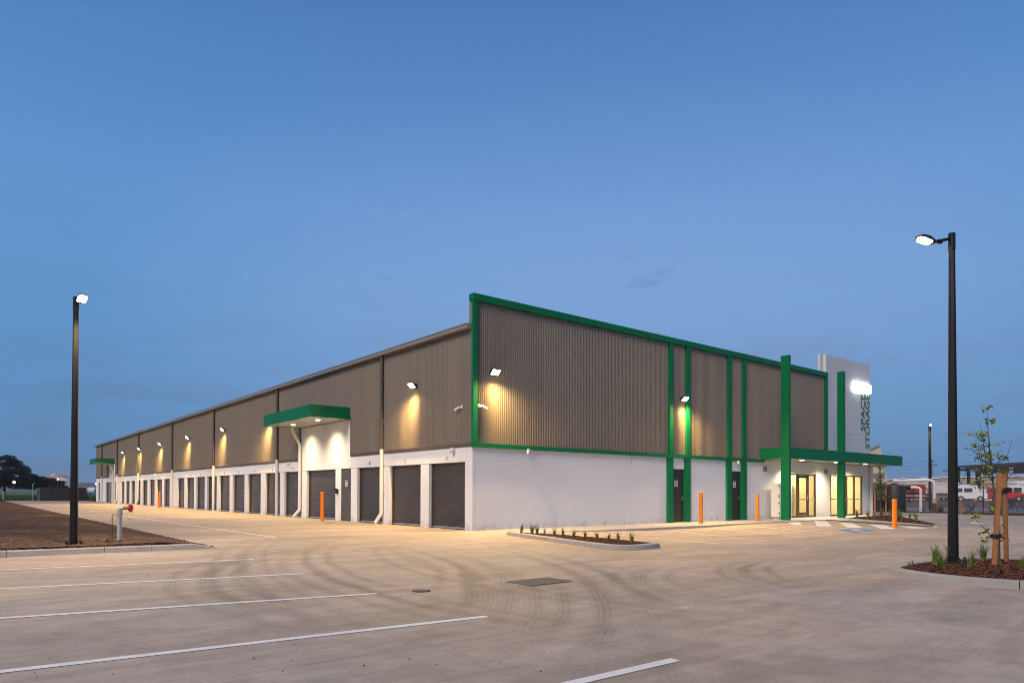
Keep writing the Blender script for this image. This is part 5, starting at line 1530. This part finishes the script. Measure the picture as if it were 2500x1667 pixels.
# tanks, pipes
tk_ = [((40.50, 2.60), 'dark grey water tank at the right end of the tank row'), ((39.33, 3.54), 'dark grey water tank next to the entrance end wall')]
for (x, y), lab in tk_:
    t = thing('water_tank', lab, 'water tank', (x - .5, y + .2, -.04), 'dark grey water tanks')
    pr = [(.75, 0), (.75, 1.84), (.72, 1.91), (.60, 1.97), (.05, 2.02)]
    MB().lathe(pr, (x - .5, y + .2, -.04), 28).obj('shell', M_tank, t, True)
    MB().lathe([(.22, 1.96), (.22, 2.06), (.15, 2.09)], (x - .5, y + .2, -.04), 16).obj('lid', M_tank, t)
    MB().tube([(x - 1.13, y - .1, .95), (x - 1.22, y - .12, .95)], .05, 8).obj('outlet', M_black, t)
pt = thing('white_pipe', 'short white inlet pipe bending down beside the right water tank', 'pipe', (41.0, 1.6, -.05), 'white drain pipes at the tanks')
MB().tube([(40.6, 2.15, 1.72), (40.95, 1.70, 1.74), (41.1, 1.52, 1.68), (41.15, 1.45, 1.55), (41.15, 1.45, -.05)], .105, 12).obj('pipe', M_pipe, pt, True); MB().tube([(40.55, 2.2, 1.72), (40.72, 1.98, 1.73)], .15, 12).obj('coupling', M_black, pt, True)
pt = thing('white_pipe', 'tall white pipe running over the tanks and down by the fence', 'pipe', (41.6, .9, -.05), 'white drain pipes at the tanks')
MB().tube([(40.0, 2.92, 2.22), (41.35, 1.05, 2.26), (41.55, .82, 2.22), (41.62, .72, 2.05), (41.62, .72, .85)], .105, 12).obj('pipe', M_pipe, pt, True)
MB().tube([(41.62, .72, -.05), (41.62, .72, .86)], .14, 12).obj('pipe_guard', M_rust, pt, True); MB().tube([(41.62, .72, .60), (41.62, .72, .95)], .15, 12).obj('clamp', M_galv, pt, True)
bollard(42.5, 0.95, -.05, 1.3, 'orange steel post next to the tall white pipe at the fence', .12)

# neighbour building with slanted end panel
nb = thing('neighbour_building', 'cream neighbouring building with a slanted end wall beyond the entrance', 'building', tuple(F(60, 32)))
zb_ = -.2
mb = MB(); pts = [(29.2, zb_), (33.15, zb_), (32.72, 2.2), (32.15, 5.25), (32.0, 5.42), (29.2, 4.1)]
a_ = [F(60, x, z) for x, z in pts]; b_ = [F(60.25, x, z) for x, z in pts]; n0 = len(pts)
mb.v = [tuple(p) for p in a_ + b_]; mb.f = [tuple(range(n0)), tuple(reversed(range(n0, 2 * n0)))] + [(i, (i + 1) % n0, (i + 1) % n0 + n0, i + n0) for i in range(n0)]
mb.obj('end_wall', M_cream, nb)
MB().bar(F(60.1, 32.05, 5.46), F(60.1, 29.1, 4.1), .35, .09).obj('wall_capping', M_gutter, nb)
fbox(MB(), 56.5, 59.9, 28.0, 30.6, 2.55, 2.95).obj('porch_roof', M_gutter, nb)
for x in (29.7, 30.6): fbox(MB(), 59.92, 59.98, x, x + .45, 1.3, 2.2).obj('window', M_wing, nb)

# trucks and sheds
def wheel(t, Z, X, z, r):
    c = F(Z, X, z + r); d = Vector((0.6268, 0.7792, 0))
    w = MB().tube([c - d * .15, c + d * .15], r, 18).obj('wheel', M_tyre, t, True)
    MB().tube([c - d * .17, c - d * .14], r * .55, 14).obj('rim', M_rail, w, True)
tk1 = thing('tanker_trailer', 'long white ribbed trailer with dark lettering and a dusty tan skirt', 'trailer', tuple(F(118, 72)))
fbox(MB(), 117, 119.4, 66.9, 76.0, 1.36, 3.2).obj('body', M_truckw, tk1, bevel=.05)
rb = MB()
for z in (1.7, 2.05, 2.4, 2.75, 3.05): fbox(rb, 116.95, 117.0, 66.9, 76.0, z, z + .05)
rb.obj('side_rib', M_silo, tk1)
fbox(MB(), 117.05, 119.3, 66.9, 76.0, 1.0, 1.35).obj('chassis', M_steel, tk1); fbox(MB(), 117.0, 117.1, 70.3, 75.8, .55, .99).obj('side_skirt', M_tan, tk1)
for X in (70.2, 71.1, 73.4, 74.3, 75.2): wheel(tk1, 117.3, X, 0, .42)
text_obj('trailer_lettering', 'INEGRAIN', M_signk, tk1, F(116.93, 69.75, 1.95), (0.7792, -0.6268, 0), (0, 0, 1), 2.05, .34, .02)
fbox(MB(), 116.9, 116.95, 69.75, 71.8, 1.70, 1.78).obj('lettering_stripe', M_truckr, tk1)
tube_ = MB().tube([F(118, 73.1, 3.2), F(118, 73.1, 3.42), F(118, 74.0, 3.42), F(118, 74.4, 3.2)], .04, 6).obj('top_rail', M_steel, tk1)
tk2 = thing('mixer_truck', 'red and maroon mixer truck with white lettering behind the white pipes', 'truck', tuple(F(112, 65)))
c = F(112, 65.0, 1.75); d = Vector((0.7792, -0.6268, .06)).normalized()
MB().tube([c - d * 1.6, c - d * 1.0, c + d * .3, c + d * 1.2], [.45, .95, .95, .6], 18).obj('drum', M_truckm, tk2, True)
fbox(MB(), 110.8, 112.6, 64.9, 66.6, 1.35, 2.75).obj('cab', M_truckr, tk2, bevel=.15); fbox(MB(), 110.7, 112.8, 62.8, 66.7, .45, .85).obj('chassis', M_truckm, tk2)
fbox(MB(), 110.74, 110.78, 65.2, 65.8, 1.9, 2.5).obj('window', M_wing, tk2)
text_obj('truck_lettering', 'irect Mix', M_signw, tk2, F(110.6, 63.3, .82), (0.7792, -0.6268, 0), (0, 0, 1), 2.1, .32, .02)
for X in (63.4, 64.2, 66.2): wheel(tk2, 110.9, X, 0, .42)
def cab_truck(Z, X0, X1, m, label, hood=True, h=2.5):
    t = thing('truck', label, 'truck', tuple(F(Z, (X0 + X1) / 2)), 'trucks parked beyond the fence')
    L = X1 - X0; xh = X0 + L * .60
    mb = MB(); pr = [(X0, .55), (X1 - .05, .55), (X1, .75), (X1 - .02, 1.30), (xh + .25, 1.52), (xh - .12, h - .12), (xh - .35, h), (X0 + .15, h), (X0, h - .15)]
    a_ = [F(Z - 1.05, x, z) for x, z in pr]; b_ = [F(Z + 1.05, x, z) for x, z in pr]; n0 = len(pr)
    mb.v = [tuple(p) for p in a_ + b_]; mb.f = [tuple(range(n0)), tuple(reversed(range(n0, 2 * n0)))] + [(i, (i + 1) % n0, (i + 1) % n0 + n0, i + n0) for i in range(n0)]
    mb.obj('body', m, t, bevel=.06)
    for x0, x1 in ((X0 + .2, X0 + L * .22), (X0 + L * .27, xh - .28)):
        fbox(MB(), Z - 1.09, Z - 1.05, x0, x1, 1.55, h - .32).obj('side_window', M_wing, t)
    ws = MB().quad(F(Z - .9, xh + .24, 1.56), F(Z + .9, xh + .24, 1.56), F(Z + .9, xh - .06, h - .2), F(Z - .9, xh - .06, h - .2)); ws.v = [(p[0] + .012, p[1] - .01, p[2]) for p in ws.v]; ws.obj('windscreen', M_wing, t)
    fbox(MB(), Z - .95, Z + .95, X1 - .02, X1 + .12, .45, .72).obj('bumper', M_steel, t)
    for dz_ in (-.8, .6): fbox(MB(), Z + dz_, Z + dz_ + .2, X1 + .0, X1 + .03, .85, 1.05).obj('headlight', M_signw, t)
    fbox(MB(), Z - 1.0, Z + 1.0, X0 + .05, X1 - .1, .38, .55).obj('chassis', M_black, t)
    for X in (X0 + .75, X1 - .95): wheel(t, Z - .95, X, 0, .46)
    t.rotation_euler = (0, 0, -R(24))
    return t
cab_truck(114, 73.6, 78.0, M_truckw, 'white bonneted truck facing right just beyond the tall lamp post')
cab_truck(121, 79.2, 83.0, M_truckw, 'white truck partly behind the nearer white truck', h=2.85)
cab_truck(117, 81.4, 86.4, M_truckr, 'bright red flat truck behind the timber stakes', h=2.2)
cab_truck(122, 87.6, 92.0, M_truckw, 'white truck at the far right behind the red truck', h=2.7)
bxx = thing('red_topped_crate', 'white crate with an orange-red top rail beyond the white truck', 'crate', tuple(F(128, 88)))
fbox(MB(), 127, 129, 86.6, 89.2, 0, 2.3).obj('body', M_truckw, bxx); fbox(MB(), 126.9, 129.1, 86.5, 89.3, 2.31, 2.46).obj('top_rail', M_signr, bxx); fbox(MB(), 126.95, 126.99, 87.9, 88.0, 0, 2.3).obj('strut', M_steel, bxx)
wv = thing('white_box_body', 'white box truck body with a rounded roof at the far right', 'truck', tuple(F(126, 94)))
fbox(MB(), 124, 128, 91.0, 96.5, .6, 3.6).obj('body', M_truckw, wv, bevel=.2); fbox(MB(), 123.95, 123.99, 91.3, 96.2, 2.9, 3.0).obj('trim', M_silo, wv); fbox(MB(), 124.2, 127.8, 91.2, 96.3, .3, .59).obj('chassis', M_black, wv)

sf = thing('steel_frame', 'dark unclad steel portal frame of a building under construction', 'building frame', tuple(F(132, 92)))
for X, w in ((84.3, .40), (86.2, .42), (88.0, .62), (93.2, .45), (99.5, .45)):
    fbox(MB(), 130 - w / 2, 130 + w / 2, X - w / 2, X + w / 2, -.1, 6.15).obj('column', M_steel, sf)
for i, (Z, zt) in enumerate(((130, 6.25), (127.6, 6.35), (125.2, 6.45), (122.8, 6.5), (120.4, 6.6))):
    MB().bar(F(Z, 83.4 + i * 2.2, zt), F(Z, 116, zt + .35), .22, .30).obj('roof_beam', M_steel, sf)
for Z, zt in ((139, 6.2), (148, 6.15), (157, 6.1)):
    MB().bar(F(Z, 88.0 * Z / 130, zt), F(Z, 130, zt + .1), .25, .40).obj('roof_beam', M_steel, sf)
MB().bar(F(130, 83.4, 6.3), F(118, 94.5, 6.95), .22, .4).obj('roof_beam', M_steel, sf)
pu = MB()
for i in range(18):
    X = 85 + i * 1.5; pu.bar(F(157, X * 1.12 + 3, 6.45), F(119, X + 8.5, 7.0), .16, .18)
pu.obj('purlin', M_steel, sf)
MB().bar(F(130, 84.3, 2.4), F(130, 86.2, 6.0), .07).bar(F(130, 84.3, 2.4), F(130, 82.6, 4.3), .07).bar(F(130, 84.3, 2.6), F(129, 85.6, .2), .16).bar(F(130, 88.2, 4.5), F(130, 97, 4.1), .10).bar(F(130, 90, 3.05), F(130, 112, 3.15), .10).bar(F(130, 93.2, 6.0), F(130, 91.6, 3.1), .05).bar(F(130, 94.0, 6.0), F(130, 96.6, 3.1), .05).bar(F(130, 99.4, 6.0), F(130, 96.8, 3.1), .05).obj('brace', M_steel, sf)
wh = thing('cream_warehouse', 'long low cream sheet-clad warehouse behind the steel frame', 'building', tuple(F(165, 120)))
for i in range(14):
    X0 = 98 + i * 4.2; fbox(MB(), 165 - i * .6, 165.3 - i * .6, X0, X0 + 4.16, -.2, 4.9 + i * .1).obj('wall_sheet', M_creamclad, wh)
    fbox(MB(), 164.8 - i * .6, 165.5 - i * .6, X0, X0 + 4.16, 4.91 + i * .1, 5.2 + i * .1).obj('roof_edge', M_truckw, wh)
for i in range(3): fbox(MB(), 140, 140.5, 97.0 + i * 4.4, 97.5 + i * 4.4, 4.5, 6.9).obj('vent_pipe', M_truckw, wh)
lw = thing('white_shed', 'low white gabled shed roof behind the water tanks', 'building', tuple(F(150, 86)))
mb = MB(); pr = [(80.0, 0), (92.0, 0), (92.0, 3.4), (85.2, 4.55), (80.0, 3.9)]
a_ = [F(150, x, z) for x, z in pr]; b_ = [F(158, x, z) for x, z in pr]; n0 = 5
mb.v = [tuple(p) for p in a_ + b_]; mb.f = [tuple(range(n0)), tuple(reversed(range(n0, 2 * n0)))] + [(i, (i + 1) % n0, (i + 1) % n0 + n0, i + n0) for i in range(n0)]
mb.obj('wall', M_cream, lw)
MB().bar(F(149.8, 92.3, 3.45), F(149.8, 85.2, 4.62), .3, .12).bar(F(149.8, 85.2, 4.62), F(149.8, 79.6, 3.92), .3, .12).obj('roof_edge', M_truckw, lw)

up_ = thing('utility_pole', 'weathered timber power pole with a crossarm behind the distant lamp post', 'power pole', tuple(F(180, 109.7)))
MB().tube([F(180, 109.7, -.3), F(180, 109.7, 10.2)], [.24, .16], 8).obj('pole', M_wood, up_); MB().bar(F(180.2, 108.9, 9.0), F(180.2, 111.2, 8.7), .14, .16).bar(F(180.2, 109.1, 9.85), F(180.2, 110.6, 9.75), .12).obj('crossarm', M_wood, up_)
for z0, z1, lab in ((9.9, 9.0, 'upper faint power line crossing behind the lamp posts'), (8.9, 8.0, 'middle faint power line crossing behind the lamp posts'), (5.2, 4.4, 'lowest faint power line sagging behind the lamp posts')):
    w = MB(); 
    for X0, X1 in ((60, 109.7), (109.7, 190)):
        pts = []
        for i in range(13):
            t = i / 12; pts.append(F(180, X0 + (X1 - X0) * t, z0 - (z0 - z1) * 4 * t * (1 - t)))
        w.tube(pts, .02, 4, False)
    tag(w.obj('power_line', M_wire), lab, 'power line', 'power lines')

# shrubs at the fence
def shrub(p, rx, h, n, label, m=M_shrub):
    r_ = random.Random(int(p.x * 100)); t = thing('shrub', label, 'shrub', tuple(p), 'shrubs along the fence'); l_ = MB(); s_ = MB()
    for i in range(n):
        v = Vector((r_.gauss(0, .5) * rx, r_.gauss(0, .5) * rx, h * r_.uniform(.1, 1)))
        leaf_cluster(l_, p + v, 5, .09, r_, .07)
        if i % 6 == 0: s_.tube([p, p + v], [.012, .005], 4)
    l_.obj('foliage', m, t); s_.obj('stems', M_bark, t)
shrub(F(47.5, 34.0, -.05), 1.0, 1.05, 120, 'dark dense shrub behind the timber stakes at the fence'); shrub(F(47.5, 35.8, -.05), 1.2, 1.25, 130, 'dark dense shrub at the right picture edge by the fence')
shrub(F(47.5, 31.6, -.05), .35, .75, 30, 'small pale flowering shrub left of the dark hedge shrubs'); shrub(F(47.0, 29.2, -.05), .25, .6, 18, 'small shrub at the fence right of the tall lamp post'); shrub(F(47.0, 28.1, -.05), .22, .5, 14, 'tiny shrub at the fence just left of the tall lamp post')
sp = thing('timber_peg', 'short timber survey peg standing before the fence', 'stake', tuple(F(44.5, 28.9, -.05)))
MB().bar(F(44.5, 29.0, -.1), F(44.5, 28.98, .85), .09).obj('post', M_timber, sp)
